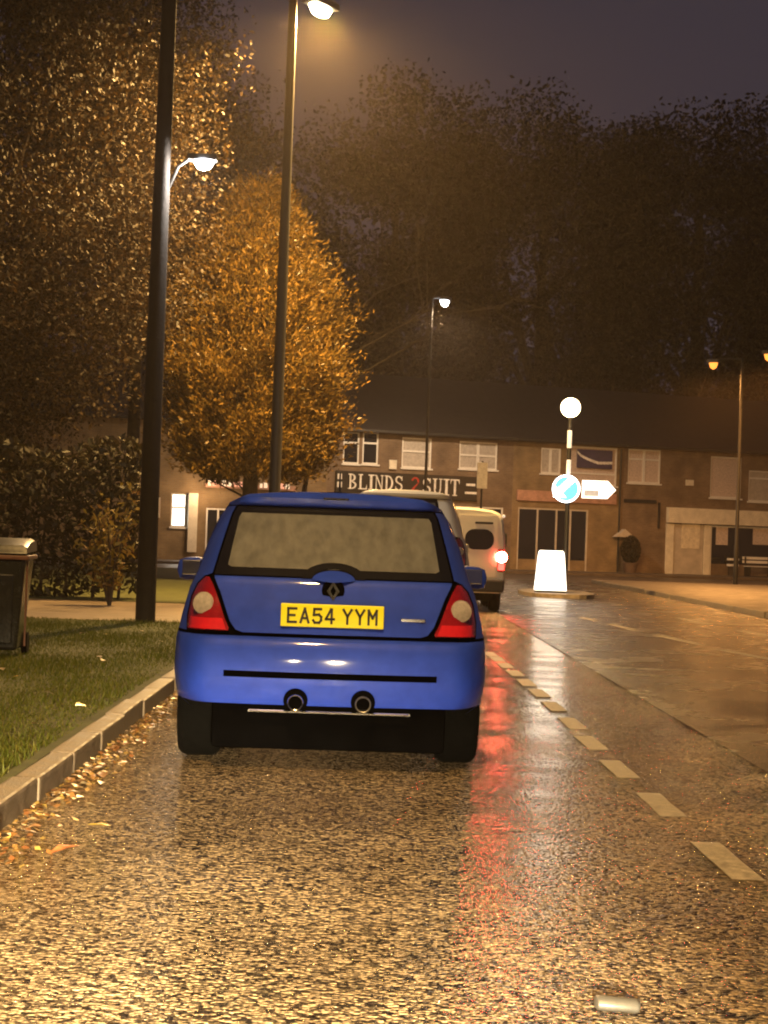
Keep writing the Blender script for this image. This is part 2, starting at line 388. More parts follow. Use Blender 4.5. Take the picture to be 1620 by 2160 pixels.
# ------------------------------------------------------------------ shop row
FO = at(690, 1130, 70.0); FO.z = 0
FB = at(1620, 1158, 77.0); FB.z = 0
FD = (FB - FO).normalized(); FN = Vector((FD.y, -FD.x, 0)); FA = math.atan2(FD.y, FD.x)
def F(px, py):
    d = ray(px, py); t = (FO - CAM).dot(FN) / d.dot(FN); P = CAM + d * t
    return (P - FO).dot(FD), P.z
def FU(px, py=1000): return F(px, py)[0]
EAVE = 5.6
slabpts = [FO + FD * u + FN * v for u, v in ((-22, 4.2), (40, 4.2), (40, -12), (-22, -12))]
slab('shop_pavement', [(p.x, p.y) for p in slabpts], -.02, .10, 'brick_pavement')
def rect(a, b):                                  # two pixel corners -> local rectangle on the facade
    (u1, z1), (u2, z2) = F(*a), F(*b); return min(u1, u2), max(u1, u2), min(z1, z2), max(z1, z2)
class Unit:
    def __init__(s, name, ua, ub, wallmat, label):
        s.ua, s.ub, s.m = ua, ub, wallmat
        p = FO + FD * ua; s.e = empty(name, (p.x, p.y, .10), FA); tag(s.e, label, 'shop building', 'row of shops across the junction'); s.holes = []
    def loc(s, r): return r[0] - s.ua, r[1] - s.ua, r[2] - .1, r[3] - .1
    def window(s, r, mull=(), trans=(), pane='dark_glass', curt=None, sill=True):
        x0, x1, z0, z1 = s.loc(r); s.holes.append((x0, x1, z0, z1)); w = .065
        m = MB()
        for a in ((x0, x0 + w, z0, z1), (x1 - w, x1, z0, z1), (x0 + w, x1 - w, z0, z0 + w), (x0 + w, x1 - w, z1 - w, z1)): m.box(a[0], a[1], .03, .10, a[2], a[3])
        for t in mull: c = x0 + (x1 - x0) * t; m.box(c - .06, c + .06, .028, .098, z0 + w, z1 - w)
        for t in trans: c = z0 + (z1 - z0) * t; m.box(x0 + w, x1 - w, .033, .095, c - .04, c + .04)
        f = m.build('window', 'upvc', s.e)
        MB().box(x0 + w * .5, x1 - w * .5, .066, .074, z0 + w * .5, z1 - w * .5).build('pane', pane, f)
        if curt: MB().box(x0, x1, .2, .24, z0, z1).build('curtain', curt, f)
        if sill: MB().box(x0 - .06, x1 + .06, -.07, .03, z0 - .07, z0 - .003).build('sill', 'upvc', f)
        return f
    def board(s, name, r, m, proud=.06, parent=None, thick=None):
        x0, x1, z0, z1 = s.loc(r); return MB().box(x0, x1, -proud, -.003 if thick is None else -proud + thick, z0, z1, .008).build(name, m, parent or s.e)
    def shopfront(s, r, door=(.42, .58), bars=(.2, .75), stall=.45, frame='upvc', glass='dark_glass'):
        x0, x1, z0, z1 = s.loc(r); s.holes.append((x0, x1, z0, z1)); W = x1 - x0; w = .07
        m = MB(); m.box(x0, x1, .02, .12, z1 - w, z1)
        for t in (0, *bars, *door, 1):
            c = x0 + W * t; c = min(max(c, x0 + w / 2), x1 - w / 2); m.box(c - w / 2, c + w / 2, .02, .12, z0, z1 - w)
        f = m.build('shopfront', frame, s.e)
        edges = sorted([0, *bars, *door, 1])
        for a, b in zip(edges[:-1], edges[1:]):
            xa, xb = x0 + W * a + w / 2, x0 + W * b - w / 2
            if (a, b) == tuple(door):
                MB().box(xa, xb, .05, .09, z0, z0 + .9).build('door', 'shop_dark', f)
                MB().box(xa, xb, .064, .07, z0 + .9, z1 - w).build('pane', glass, f)
            else:
                MB().box(xa, xb, .04, .11, z0, z0 + stall).build('stall_riser', s.m, f)
                MB().box(xa, xb, .064, .07, z0 + stall, z1 - w).build('pane', glass, f)
    def finish(s, roof=True, depth=8.5):
        L = s.ub - s.ua; top = EAVE - .1
        xs = sorted({0, L, *[h[0] for h in s.holes], *[h[1] for h in s.holes]}); xs = [x for x in xs if 0 <= x <= L]
        zs = sorted({0, top, *[max(0, h[2]) for h in s.holes], *[h[3] for h in s.holes]})
        m = MB()
        for a, b in zip(xs[:-1], xs[1:]):
            for c, d in zip(zs[:-1], zs[1:]):
                mx, mz = (a + b) / 2, (c + d) / 2
                if any(h[0] < mx < h[1] and h[2] < mz < h[3] for h in s.holes): continue
                m.box(a, b, 0, .28, c, d)
        m.box(.0, L, depth - .2, depth, 0, top); m.box(0, .2, .28, depth - .2, 0, top); m.box(L - .2, L, .28, depth - .2, 0, top)
        m.build('wall', s.m, s.e)
        MB().box(.2, L - .2, 2.2, 2.3, 0, top).build('inner_wall', 'shop_dark', s.e)
        if roof:
            rz = top + 2.7; e = .25; g = .004
            rf = MB().add([(g, -e, top - .02), (L - g, -e, top - .02), (L - g, depth / 2, rz), (g, depth / 2, rz), (g, depth + e, top - .02), (L - g, depth + e, top - .02),
                           (g, -e, top + .1), (L - g, -e, top + .1), (L - g, depth / 2, rz + .13), (g, depth / 2, rz + .13), (g, depth + e, top + .1), (L - g, depth + e, top + .1)],
                          [(0, 1, 2, 3), (3, 2, 5, 4), (6, 7, 8, 9), (9, 8, 11, 10), (0, 1, 7, 6), (4, 5, 11, 10), (0, 3, 9, 6), (3, 4, 10, 9), (1, 2, 8, 7), (2, 5, 11, 8)]).build('roof', 'slate', s.e)
            MB().box(.01, L - .01, -e - .11, -e - .004, top - .03, top + .06, .02).build('gutter', 'black_plastic', s.e)

# --- blinds shop
U1a, U1b, U2b, U3b = FU(690), FU(1082), FU(1313), FU(1620) + 6
A = Unit('blinds_shop', U1a, U1b, 'brick_brown', 'brown brick blinds shop with black fascia and white letters')
A.window(rect((725, 910), (757, 979)), (), (.66,), 'dark_glass')
A.window(rect((766, 911), (797, 980)), (), (.66,), 'dark_glass')
A.window(rect((849, 922), (909, 989)), (), (.55,), 'curtain')
A.window(rect((970, 930), (1048, 992)), (.5,), (.5,), 'curtain')
A.shopfront((U1a + .35, U1b - .4, .1, F(850, 1062)[1]), (.44, .6), (.22, .8))
fas = A.board('fascia', rect((708, 992), (1003, 1057)), 'sign_black', .12)
A.board('alarm_box', rect((820, 970), (835, 990)), 'fascia_white', .1)
def arcpts(cx, cy, rx, ry, a0, a1, n=10): return [(cx + rx * math.cos(R(a0 + (a1 - a0) * i / n)), cy + ry * math.sin(R(a0 + (a1 - a0) * i / n))) for i in range(n + 1)]
def arcband(m, cx, cy, rx, ry, tx, ty, a0, a1, y0, y1):
    o = arcpts(cx, cy, rx, ry, a0, a1); i_ = arcpts(cx, cy, rx - tx, ry - ty, a0, a1)
    for k in range(len(o) - 1): m.prism([o[k], o[k + 1], i_[k + 1], i_[k]], y0, y1)
def glyph(c, x, z, w, h, name, mname, parent, y0=-.15, y1=-.121):
    m = MB(); g = MB()
    def bx(a, b, c_, d): g.prism([(a, b), (c_, b), (c_, d), (a, d)], y0, y1)
    if c == 'B':
        bx(.14, 0, .32, 1); bx(0, 0, .14, .07); bx(0, .93, .14, 1); arcband(g, .32, .75, .48, .25, .2, .07, -90, 90, y0, y1); arcband(g, .32, .26, .6, .26, .2, .07, -90, 90, y0, y1)
    if c == 'L': bx(.14, 0, .34, 1); bx(0, .93, .14, 1); bx(.34, .93, .48, 1); bx(0, 0, .14, .07); bx(.34, 0, .95, .08); g.prism([(.84, .08), (.95, .08), (.95, .34)], y0, y1)
    if c == 'I': bx(.38, 0, .62, 1); bx(.2, 0, .38, .07); bx(.62, 0, .8, .07); bx(.2, .93, .38, 1); bx(.62, .93, .8, 1)
    if c == 'N': bx(.14, 0, .23, 1); bx(.79, 0, .88, 1); g.prism([(.23, 1), (.23, .8), (.79, 0), (.79, .2)], y0, y1); bx(0, .93, .14, 1); bx(.02, 0, .14, .06); bx(.23, 0, .36, .06); bx(.66, .94, .79, 1); bx(.88, .94, 1, 1)
    if c == 'D': bx(.14, 0, .32, 1); bx(0, 0, .14, .07); bx(0, .93, .14, 1); arcband(g, .32, .5, .64, .5, .2, .08, -90, 90, y0, y1)
    if c == 'S': arcband(g, .5, .74, .4, .26, .17, .09, 20, 270, y0, y1); arcband(g, .5, .27, .42, .27, .17, .09, -160, 90, y0, y1); bx(.8, .7, .87, .98); bx(.12, .02, .19, .3)
    if c == 'U': bx(.14, .36, .33, 1); bx(.76, .36, .86, 1); bx(0, .93, .14, 1); bx(.33, .93, .46, 1); bx(.63, .94, .76, 1); bx(.86, .94, .98, 1); arcband(g, .5, .36, .36, .36, .14, .1, 180, 360, y0, y1)
    if c == 'T': bx(.4, 0, .6, .92); bx(.26, 0, .4, .06); bx(.6, 0, .74, .06); bx(.04, .92, .96, 1); g.prism([(.04, .92), (.04, .7), (.14, .92)], y0, y1); g.prism([(.96, .92), (.86, .92), (.96, .7)], y0, y1)
    if c == '2': arcband(g, .5, .7, .4, .3, .16, .12, -20, 170, y0, y1); g.prism([(.88, .6), (.7, .55), (.1, .12), (.35, .12)], y0, y1); bx(.1, 0, .92, .12)
    g.v = [(x + a * w, b, z + c2 * h) for a, b, c2 in g.v]
    return g.build(name, mname, parent)
def word(s, px0, px1, pyt, pyb, mname, gap=.1):
    u0_, z1 = F(px0, pyt); u1_, _ = F(px1, pyt); _, z0 = F(px0, pyb)
    u0_ -= A.ua; u1_ -= A.ua; z0 -= .1; z1 -= .1; n = len(s); wi = [.62 if c == 'I' else 1 for c in s]; tot = sum(wi); x = u0_
    for c, k in zip(s, wi):
        cw = (u1_ - u0_) * k / tot; glyph(c, x + (0 if k == 1 else -cw * .3), z0, cw * ((1 - gap) if k == 1 else 1.5), z1 - z0, 'letter', mname, fas); x += cw
word('BLINDS', 733, 851, 999, 1031, 'letter_white')
word('2', 864, 886, 1006, 1036, 'letter_red')
word('SUIT', 888, 970, 1008, 1043, 'letter_white')
for r_ in (((710, 999), (719, 1011)), ((709, 1016), (719, 1028)), ((981, 1020), (1000, 1026)), ((978, 1037), (1003, 1043))): A.board('small_panel', rect(*r_), 'letter_white', .135, fas, .014)
A.finish()
# --- middle unit with the swoosh board
B = Unit('tan_rendered_shop', U1b, U2b, 'brick_tan', 'tan shop with dark board and pale swoosh upstairs')
B.window(rect((1142, 944), (1182, 1000)), (.5,), (), 'curtain')
B.window(rect((1196, 940), (1300, 1026)), (), (.3,), 'net_curtain')
bd = B.board('sign_board', rect((1217, 947), (1290, 990)), 'purple_board', .05)
x0, x1, z0, z1 = B.loc(rect((1217, 947), (1290, 990)))
sw = [(x0 + (x1 - x0) * t, z1 - (z1 - z0) * (.15 + .75 * (t ** .6) if t < .6 else .15 + .75 * (.6 ** .6) - (t - .6) * .1)) for t in [i / 10 for i in range(11)]]
m = MB()
for a, b in zip(sw[:-1], sw[1:]): m.prism([(a[0], a[1] + .05), (b[0], b[1] + .06), (b[0], b[1] - .07), (a[0], a[1] - .05)], -.06, -.052)
m.build('swoosh', 'letter_white', bd)
B.shopfront((U1b + .3, U2b - 1.6, .1, F(1150, 1072)[1]), (.55, .75), (.28,), frame='render_pale')
B.board('fascia', (U1b + .2, U2b - .3, F(1200, 1060)[1], F(1200, 1038)[1]), 'fascia_pink', .1)
B.finish()
MB().tube([(U2b - U1b - .12, -.06, .0), (U2b - U1b - .12, -.06, 5.4)], .045, 8).build('downpipe', 'black_plastic', B.e)
# --- right unit with the white fascia
Cc = Unit('white_fascia_shop', U2b, U3b, 'brick_brown', 'long brown brick shop with cream fascia and white pillars')
Cc.window(rect((1326, 946), (1392, 1021)), (.5,), (.7,), 'net_curtain')
Cc.window(rect((1500, 962), (1562, 1052)), (), (), 'net_curtain')
Cc.window(rect((1580, 992), (1640, 1060)), (), (.75,), 'curtain')
Cc.board('alarm_box', rect((1446, 1012), (1461, 1025)), 'fascia_white', .1)
Cc.board('band_course', (U2b + .1, FU(1386), F(1320, 1060)[1], F(1320, 1052)[1]), 'sign_black', .05)
Cc.board('fascia', (FU(1408), U3b - .1, F(1500, 1106)[1], F(1500, 1074)[1]), 'fascia_white', .22)
zf = F(1500, 1108)[1]
Cc.shopfront((FU(1503), U3b - .3, .1, zf), (.62, .75), (.4,), .5)
Cc.board('pillar', (FU(1408), FU(1424), .1, zf), 'fascia_white', .08); Cc.board('pillar', (FU(1488), FU(1501), .1, zf), 'fascia_white', .08)
Cc.board('render_panel', (FU(1425), FU(1487), .1, zf), 'render_pale', .03)
Cc.board('poster', rect((1438, 1104), (1474, 1158)), 'poster', .05)
for r_ in (((1512, 1110), (1536, 1150)), ((1590, 1112), (1625, 1150))): Cc.board('poster', rect(*r_), 'net_curtain', -.045, None, .01)
p0, p1 = F(1388, 1060), F(1402, 1115); Cc.board('wall_bracket', (p0[0], p0[0] + .08, p1[1], p0[1]), 'sign_black', .1)
ux, zz_ = F(1311, 1128); can = MB().prism([(ux - U2b - .45, zz_ - .1 - .1), (ux - U2b, zz_ - .1 + .25), (ux - U2b + .45, zz_ - .1 - .1)], -.35, -.004).build('door_canopy', 'render_pale', Cc.e)
Cc.finish()
# --- left unit, mostly hidden by the conifer
U0a = FU(690) - 17
D = Unit('lit_corner_shop', U0a, U1a, 'brick_tan', 'tan shop with lit window panels and pinkish lettered fascia behind the conifer')
D.board('fascia', rect((432, 1018), (622, 1036)), 'fascia_pink', .14)
fd = D.e.children[-1]
x0, x1, z0, z1 = D.loc(rect((432, 1018), (622, 1036)))
random.seed(3)
xx = x0 + .1
while xx < x1 - .25:                               # unreadable lettering: pale blocks of letter size
    w_ = random.uniform(.10, .2); hh = random.uniform(.16, .24)
    if random.random() < .82: MB().box(xx, xx + w_, -.156, -.141, z0 + .07, z0 + .07 + hh).build('letter', random.choice(['letter_pink', 'letter_pink', 'letter_lit']), fd)
    xx += w_ + .06
D.board('column', rect((397, 1040), (412, 1165)), 'fascia_white', .16)
D.board('column', rect((610, 1040), (622, 1165)), 'fascia_white', .16)
x0_, x1_, z0_, z1_ = rect((362, 1040), (392, 1112))
D.window((x0_, x1_, z0_, z1_), (), (.58,), 'glow_shop')
D.shopfront((FU(438), FU(606), .1, F(460, 1072)[1]), (.3, .5), (.15, .75))
lq = FO + FD * FU(425, 1040) + FN * 1.1; lamp('shopfront_light', (lq.x, lq.y, 2.75), 110, (1, .62, .32), .15)  # added fill light without a fixture, brightens the column and wall below the fascia
D.finish()
# bench, small stand and potted shrub before the shops
def on_row(px, v): p = FO + FD * FU(px, 1190) + FN * v; return (p.x, p.y, .10)
bn = empty('bench', on_row(1577, 1.0), FA); tag(bn, 'white slatted bench before the shop window', 'bench')
for k in range(3): MB().box(-.72, .72, -.2 + k * .15, -.09 + k * .15, .43, .46, .008).build('seat_slat', 'upvc', bn)
for k in range(2): MB().box(-.72, .72, .27, .30, .58 + k * .17, .70 + k * .17, .008).build('back_slat', 'upvc', bn)
for sx in (-.6, .6): MB().box(sx - .03, sx + .03, -.18, .26, 0, .43).box(sx - .03, sx + .03, .21, .265, .43, .86).build('leg', 'sign_black', bn)
st = empty('display_stand', on_row(1528, .7), FA); tag(st, 'small white two-shelf stand beside the bench', 'stand')
for z in (.42, .68): MB().box(-.22, .22, -.15, .15, z, z + .1, .01).build('shelf', 'upvc', st)
for sx in (-.2, .2): MB().box(sx - .015, sx + .015, -.02, .02, 0, .80).build('upright', 'sign_black', st)
ps = empty('potted_shrub', on_row(1311, .8)); tag(ps, 'dark rounded shrub in a pot by the plain shop wall', 'shrub')
MB().lathe([(.24, 0), (.34, .4), (.36, .4), (.36, .44), (.3, .44)], n=16).build('pot', 'pot', ps, True)
n = 2600; d = rdir(n); rr = rng.uniform(.5, 1, n)[:, None] ** .5
P = d * rr * np.array([.42, .42, .62]) + np.array([0, 0, 1.0]); q = rdir(n)
quads('foliage', P, q * .045, rdir(n) * .07, 'leaf_dark', ps)

# ------------------------------------------------------------------ vegetation
def limbs(m, base, tips, r0_, r1_):
    for t in tips:
        a = Vector(base); b = Vector(t); mid = a.lerp(b, .5) + Vector((random.uniform(-.3, .3), random.uniform(-.3, .3), random.uniform(-.1, .3)))
        m.tube([a, a.lerp(mid, .6), mid, b], [r0_, r0_ * .8, r0_ * .55, r1_], 6)
def broad_tree(name, loc, height, crown, ch, label, leaf, nclump, per, lsize, trunk_r=.2, group=None, spread=.55, gap=None, clear=1.8):
    t = empty(name, loc); tag(t, label, 'tree', group)
    cz = height - ch
    tips = []; C = []
    for _ in range(nclump):
        d = rdir(1)[0]; r_ = rng.uniform(.35, 1) ** .5; p = d * r_ * np.array([crown, crown, ch]) * rng.uniform(.85, 1.12); p[2] += cz
        if p[2] > clear: C.append(p)
    C = np.array(C)
    m = MB(); m.tube([(0, 0, -.1), (.05, 0, cz * .4), (-.08, .06, cz), (0, 0, cz + ch * .55)], [trunk_r, trunk_r * .8, trunk_r * .6, trunk_r * .15], 10)
    for i in range(0, len(C), max(1, len(C) // 26)): tips.append(C[i])
    limbs(m, (0, 0, cz * .55), tips[::2], trunk_r * .35, .02); limbs(m, (-.05, .03, cz * .95), tips[1::2], trunk_r * .3, .02)
    m.build('trunk', 'bark', t, True)
    idx = rng.integers(0, len(C), nclump * per); n = len(idx)
    P = C[idx] + np.clip(rng.normal(size=(n, 3)), -1.7, 1.7) * spread * np.array([1, 1, .7])
    if gap is not None:
        a, bvec, rad = gap; a = np.array(a) - np.array(loc); bvec = np.array(bvec)
        w = P - a; tt = w @ bvec; dist = np.linalg.norm(w - tt[:, None] * bvec, axis=1); P = P[dist > rad]; n = len(P)
    U = rdir(n); V = np.cross(U, rdir(n)); V /= np.linalg.norm(V, axis=1)[:, None] + 1e-6
    s = lsize * rng.uniform(.6, 1.25, n)[:, None]
    quads('crown', P, U * s * .6, V * s, leaf, t); return t
def conifer(name, loc, z0, z1, rad, label, nspray=2600, per=15, lsize=.11, leaf='leaf_conifer', group=None):
    t = empty(name, loc); tag(t, label, 'tree', group)
    MB().tube([(0, 0, -.1), (0, 0, z0 + .5), (0, 0, z1 - .4)], [.2, .16, .03], 10).build('trunk', 'bark', t, True)
    nc = 330; ci = rng.integers(0, nc, nspray); h = np.clip((rng.uniform(0, 1, nc) ** 1.15)[ci] + rng.normal(size=nspray) * .028, 0, 1); a = rng.uniform(0, 2 * math.pi, nc)[ci] + rng.normal(size=nspray) * .15; cr = rng.uniform(.84, 1.12, nc)[ci]
    prof = np.interp(h, [0, .1, .25, .42, .6, .8, 1], [.58, .76, .92, 1, .84, .5, .10]) * (1 + .14 * np.sin(a * 4 + h * 13) + .10 * np.sin(a * 9 - h * 23) + .06 * np.sin(a * 17 + h * 41))
    r_ = rad * cr * prof * (rng.uniform(.25, 1, nspray) ** .42) * rng.uniform(.90, 1.06, nspray) * (1 + .16 * (rng.uniform(0, 1, nspray) > .93))
    out = np.stack([np.cos(a), np.sin(a), np.zeros(nspray)], 1)
    P0 = out * r_[:, None]; P0[:, 2] = z0 + (z1 - z0) * h - .05 * r_ + .18 * np.abs(np.sin(a * 3))
    D0 = out * .75 + np.array([0, 0, 1.0]) * rng.uniform(.25, 1.1, nspray)[:, None] + rng.normal(size=(nspray, 3)) * .28
    D0 /= np.linalg.norm(D0, axis=1)[:, None]
    k = np.arange(per) / per
    P = (P0[:, None] + D0[:, None] * (k[None, :, None] * .75 - .15)).reshape(-1, 3) + rng.normal(size=(nspray * per, 3)) * .06
    Dv = np.repeat(D0, per, 0) + rng.normal(size=(nspray * per, 3)) * .45; Dv /= np.linalg.norm(Dv, axis=1)[:, None]
    U = np.cross(Dv, rdir(len(P))); U /= np.linalg.norm(U, axis=1)[:, None] + 1e-6
    s = lsize * rng.uniform(.6, 1.2, len(P))[:, None]
    quads('crown', P, U * s * .35, Dv * s, leaf, t)
    m = MB()
    for i in range(0, nspray, nspray // 60): m.tube([(0, 0, P0[i, 2] - .5), tuple(P0[i])], [.035, .008], 5)
    m.build('branches', 'bark', t); return t

g0 = at(528, 1030, 38)
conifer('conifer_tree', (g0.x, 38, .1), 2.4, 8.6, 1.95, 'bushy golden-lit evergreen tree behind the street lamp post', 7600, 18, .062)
broad_tree('broadleaf_tree', (-7.3, 31, .1), 15.5, 4.0, 6.6, 'tall dense autumn tree rising behind the telegraph pole', 'leaf_autumn', 380, 760, .046, .26, spread=.55, clear=1.9)
broad_tree('broadleaf_tree', (-6.3, 45, .1), 15.5, 3.0, 4.4, 'loose autumn tree behind the evergreen, tips above it', 'leaf_autumn', 80, 420, .06, .2, spread=.5, clear=4)
broad_tree('broadleaf_tree', (-10.5, 38, .1), 15, 4.6, 6.4, 'dim brown tree at the back of the planting bed', 'leaf_autumn', 160, 300, .09, .26, spread=.7)
# hedge, shrub
hg = empty('hedge', (-6.6, 27.7, .1)); tag(hg, 'dark evergreen hedge along the back of the footpath', 'hedge')
n = 15000; P = np.stack([rng.uniform(-6, 3.1, n), rng.uniform(-.55, .55, n), rng.uniform(0, 1, n) ** .8 * 2.5], 1)
P[:, 1] += .12 * np.sin(P[:, 0] * 5) + .1 * np.sin(P[:, 2] * 7); P[:, 2] += .14 * np.sin(P[:, 0] * 3.1); P[:, 2] = np.abs(P[:, 2])
quads('foliage', P, rdir(n) * .045, rdir(n) * .085, 'leaf_dark', hg)
m = MB()
for i in range(22): x = -5.8 + i * .42; m.tube([(x, 0, -.05), (x + random.uniform(-.1, .1), .05, 1.9)], [.03, .01], 5)
m.build('stems', 'bark', hg)
sp = at(228, 1250, 25.2)
sh = empty('leafy_shrub', (sp.x, 25.4, .1)); tag(sh, 'yellow-leaved shrub on the footpath edge left of the telegraph pole', 'shrub')
m = MB(); C = []
for i in range(17):
    a = random.uniform(0, 6.28); e = random.uniform(.12, .5); h = random.uniform(.9, 1.85)
    tip = (math.cos(a) * e, math.sin(a) * e * .8, h); m.tube([(0, 0, -.05), (tip[0] * .35, tip[1] * .35, h * .55), tip], [.018, .012, .004], 5)
    for k in range(46): f = random.uniform(.22, 1.03); C.append((tip[0] * f + random.gauss(0, .07), tip[1] * f + random.gauss(0, .07), h * f))
m.build('stems', 'bark', sh); C = np.array(C); n = len(C)
quads('foliage', C, rdir(n) * .03, rdir(n) * .062, 'leaf_yellow', sh)
# trees far behind the shops: a dark skyline
for i, (lx, ly, h, cr) in enumerate([(-9, 96, 25, 6.5), (1, 94, 26.5, 6.5), (9.5, 97, 27.5, 7), (18, 95, 26.5, 7), (26.5, 98, 26, 7), (35, 100, 25, 7)]):
    broad_tree('skyline_tree', (lx, ly, -.03), h, cr, h * .43, 'tall dark tree on the skyline behind the shop roofs', 'leaf_night', 190, 330, .15, .5, 'dark trees behind the shops', 1.15, clear=2)
# a bare tree whose limbs catch the lamp
bt = empty('bare_tree', (.2, 50, .1)); tag(bt, 'thin bare tree with pale twigs right of the evergreen', 'tree')
bt.location = (-2.2, 49, 0.1); m = MB(); random.seed(21)
def grow(p, d, L, r_, lv):
    q = p + d * L * .5 + Vector((random.gauss(0, .04), random.gauss(0, .04), random.gauss(0, .04))) * L; e = q + (d + Vector((random.gauss(0, .15), random.gauss(0, .15), .0))).normalized() * L * .5
    m.tube([p, q, e], [r_, r_ * .8, r_ * .55], 5 if lv else 8)
    if lv < 4:
        for _ in range(3 if lv else 6):
            ax = Vector((random.gauss(0, 1), random.gauss(0, 1), random.gauss(0, .5))).normalized()
            grow(q.lerp(e, random.uniform(0, 1)), (d * .75 + ax * .8 + Vector((.1, 0, .05))).normalized(), L * random.uniform(.5, .72), r_ * .5, lv + 1)
grow(Vector((0, 0, -.1)), Vector((.06, 0, 1)), 7.2, .085, 0)
m.build('trunk', 'twig', bt, True)
# grass and leaf litter on the verge
n = 130000; ys = 4.5 + (21.3 - 4.5) * rng.uniform(0, 1, n) ** 1.25; xs_ = KX - .17 - rng.uniform(0, 1, n) ** .9 * (1.2 + ys * .2)
hgt = rng.uniform(.025, .06, n) * (.8 + .4 * np.sin(xs_ * 3) * np.sin(ys * 1.7))
P = np.stack([xs_, ys, np.full(n, .1)], 1); a = rng.uniform(0, 6.28, n)
U = np.stack([np.cos(a), np.sin(a), np.zeros(n)], 1) * .0045; V = np.stack([rng.normal(size=n) * .018, rng.normal(size=n) * .018, hgt], 1)
gr = quads('grass', P, U, V, 'blade', tri=True); struct(gr, 'short wet grass on the verge', 'stuff')
def leaf_data(k):
    pts = []; random.seed(50 + k)
    out = [(0, -.5), (.16, -.34), (.30, -.1), (.27, .12), (.14, .34), (0, .52), (-.15, .33), (-.29, .1), (-.27, -.12), (-.14, -.36)]
    v = [(0, 0, .05)] + [(x * random.uniform(.8, 1.3), y, .10 * abs(x) * 3 * random.uniform(.4, 1.6) + .06 * random.random()) for x, y in out]
    f = [(0, i + 1, (i + 1) % 10 + 1) for i in range(10)]
    me = bpy.data.meshes.new('fallen_leaf'); me.from_pydata(v, [], f); smooth(me); return me
LD = []
for k, c in enumerate([(.50, .36, .06), (.36, .13, .05), (.20, .11, .05), (.34, .26, .15)]):
    mat('leaf_single_%d' % k, c, .28, 0, .3, 3, bump=.2, bscale=8); me = leaf_data(k); me.materials.append(MATS['leaf_single_%d' % k]); LD.append(me)
def leaf(x, y, z, s, k, label, group):
    o = bpy.data.objects.new('fallen_leaf', LD[k]); COL.objects.link(o); o.location = (x, y, z); o.scale = (s, s, s)
    o.rotation_euler = (random.uniform(-.3, .3), random.uniform(-.3, .3), random.uniform(0, 6.28)); tag(o, label, 'leaf', group)
p = gnd(208, 1748); leaf(p.x, p.y, .01, .10, 0, 'yellow fallen leaf in the gutter by the kerb', None)
p = gnd(140, 1800); leaf(p.x, p.y, .012, .13, 1, 'large reddish fallen leaf in the gutter by the kerb', None)
random.seed(12)
for i in range(60):
    y = random.uniform(4.9, 9.2); x = KX + .04 + abs(random.gauss(0, .11)); leaf(x, y, .008, random.uniform(.05, .085), 2 if random.random() < .6 else 3, 'brown wet leaf among the litter in the gutter', 'leaf litter along the kerb')
for i in range(46):
    y = random.uniform(7, 19); x = KX - .25 - random.uniform(0, .5 + y * .15); leaf(x, y, .135, random.uniform(.05, .10), random.choice([3, 3, 0, 2]), 'pale wet leaf fallen on the verge grass', 'leaves on the grass verge')
n = 3000; P = np.stack([KX + .01 + np.abs(rng.normal(size=n)) * .085, rng.uniform(3.5, 30, n), rng.uniform(.004, .014, n)], 1)
a = rng.uniform(0, 6.28, n); U = np.stack([np.cos(a), np.sin(a), rng.normal(size=n) * .3], 1) * .014; V = np.stack([-np.sin(a), np.cos(a), rng.normal(size=n) * .3], 1) * .018
lt = quads('gutter_litter', P, U, V, 'litter'); struct(lt, 'fine brown leaf litter along the kerb', 'stuff')

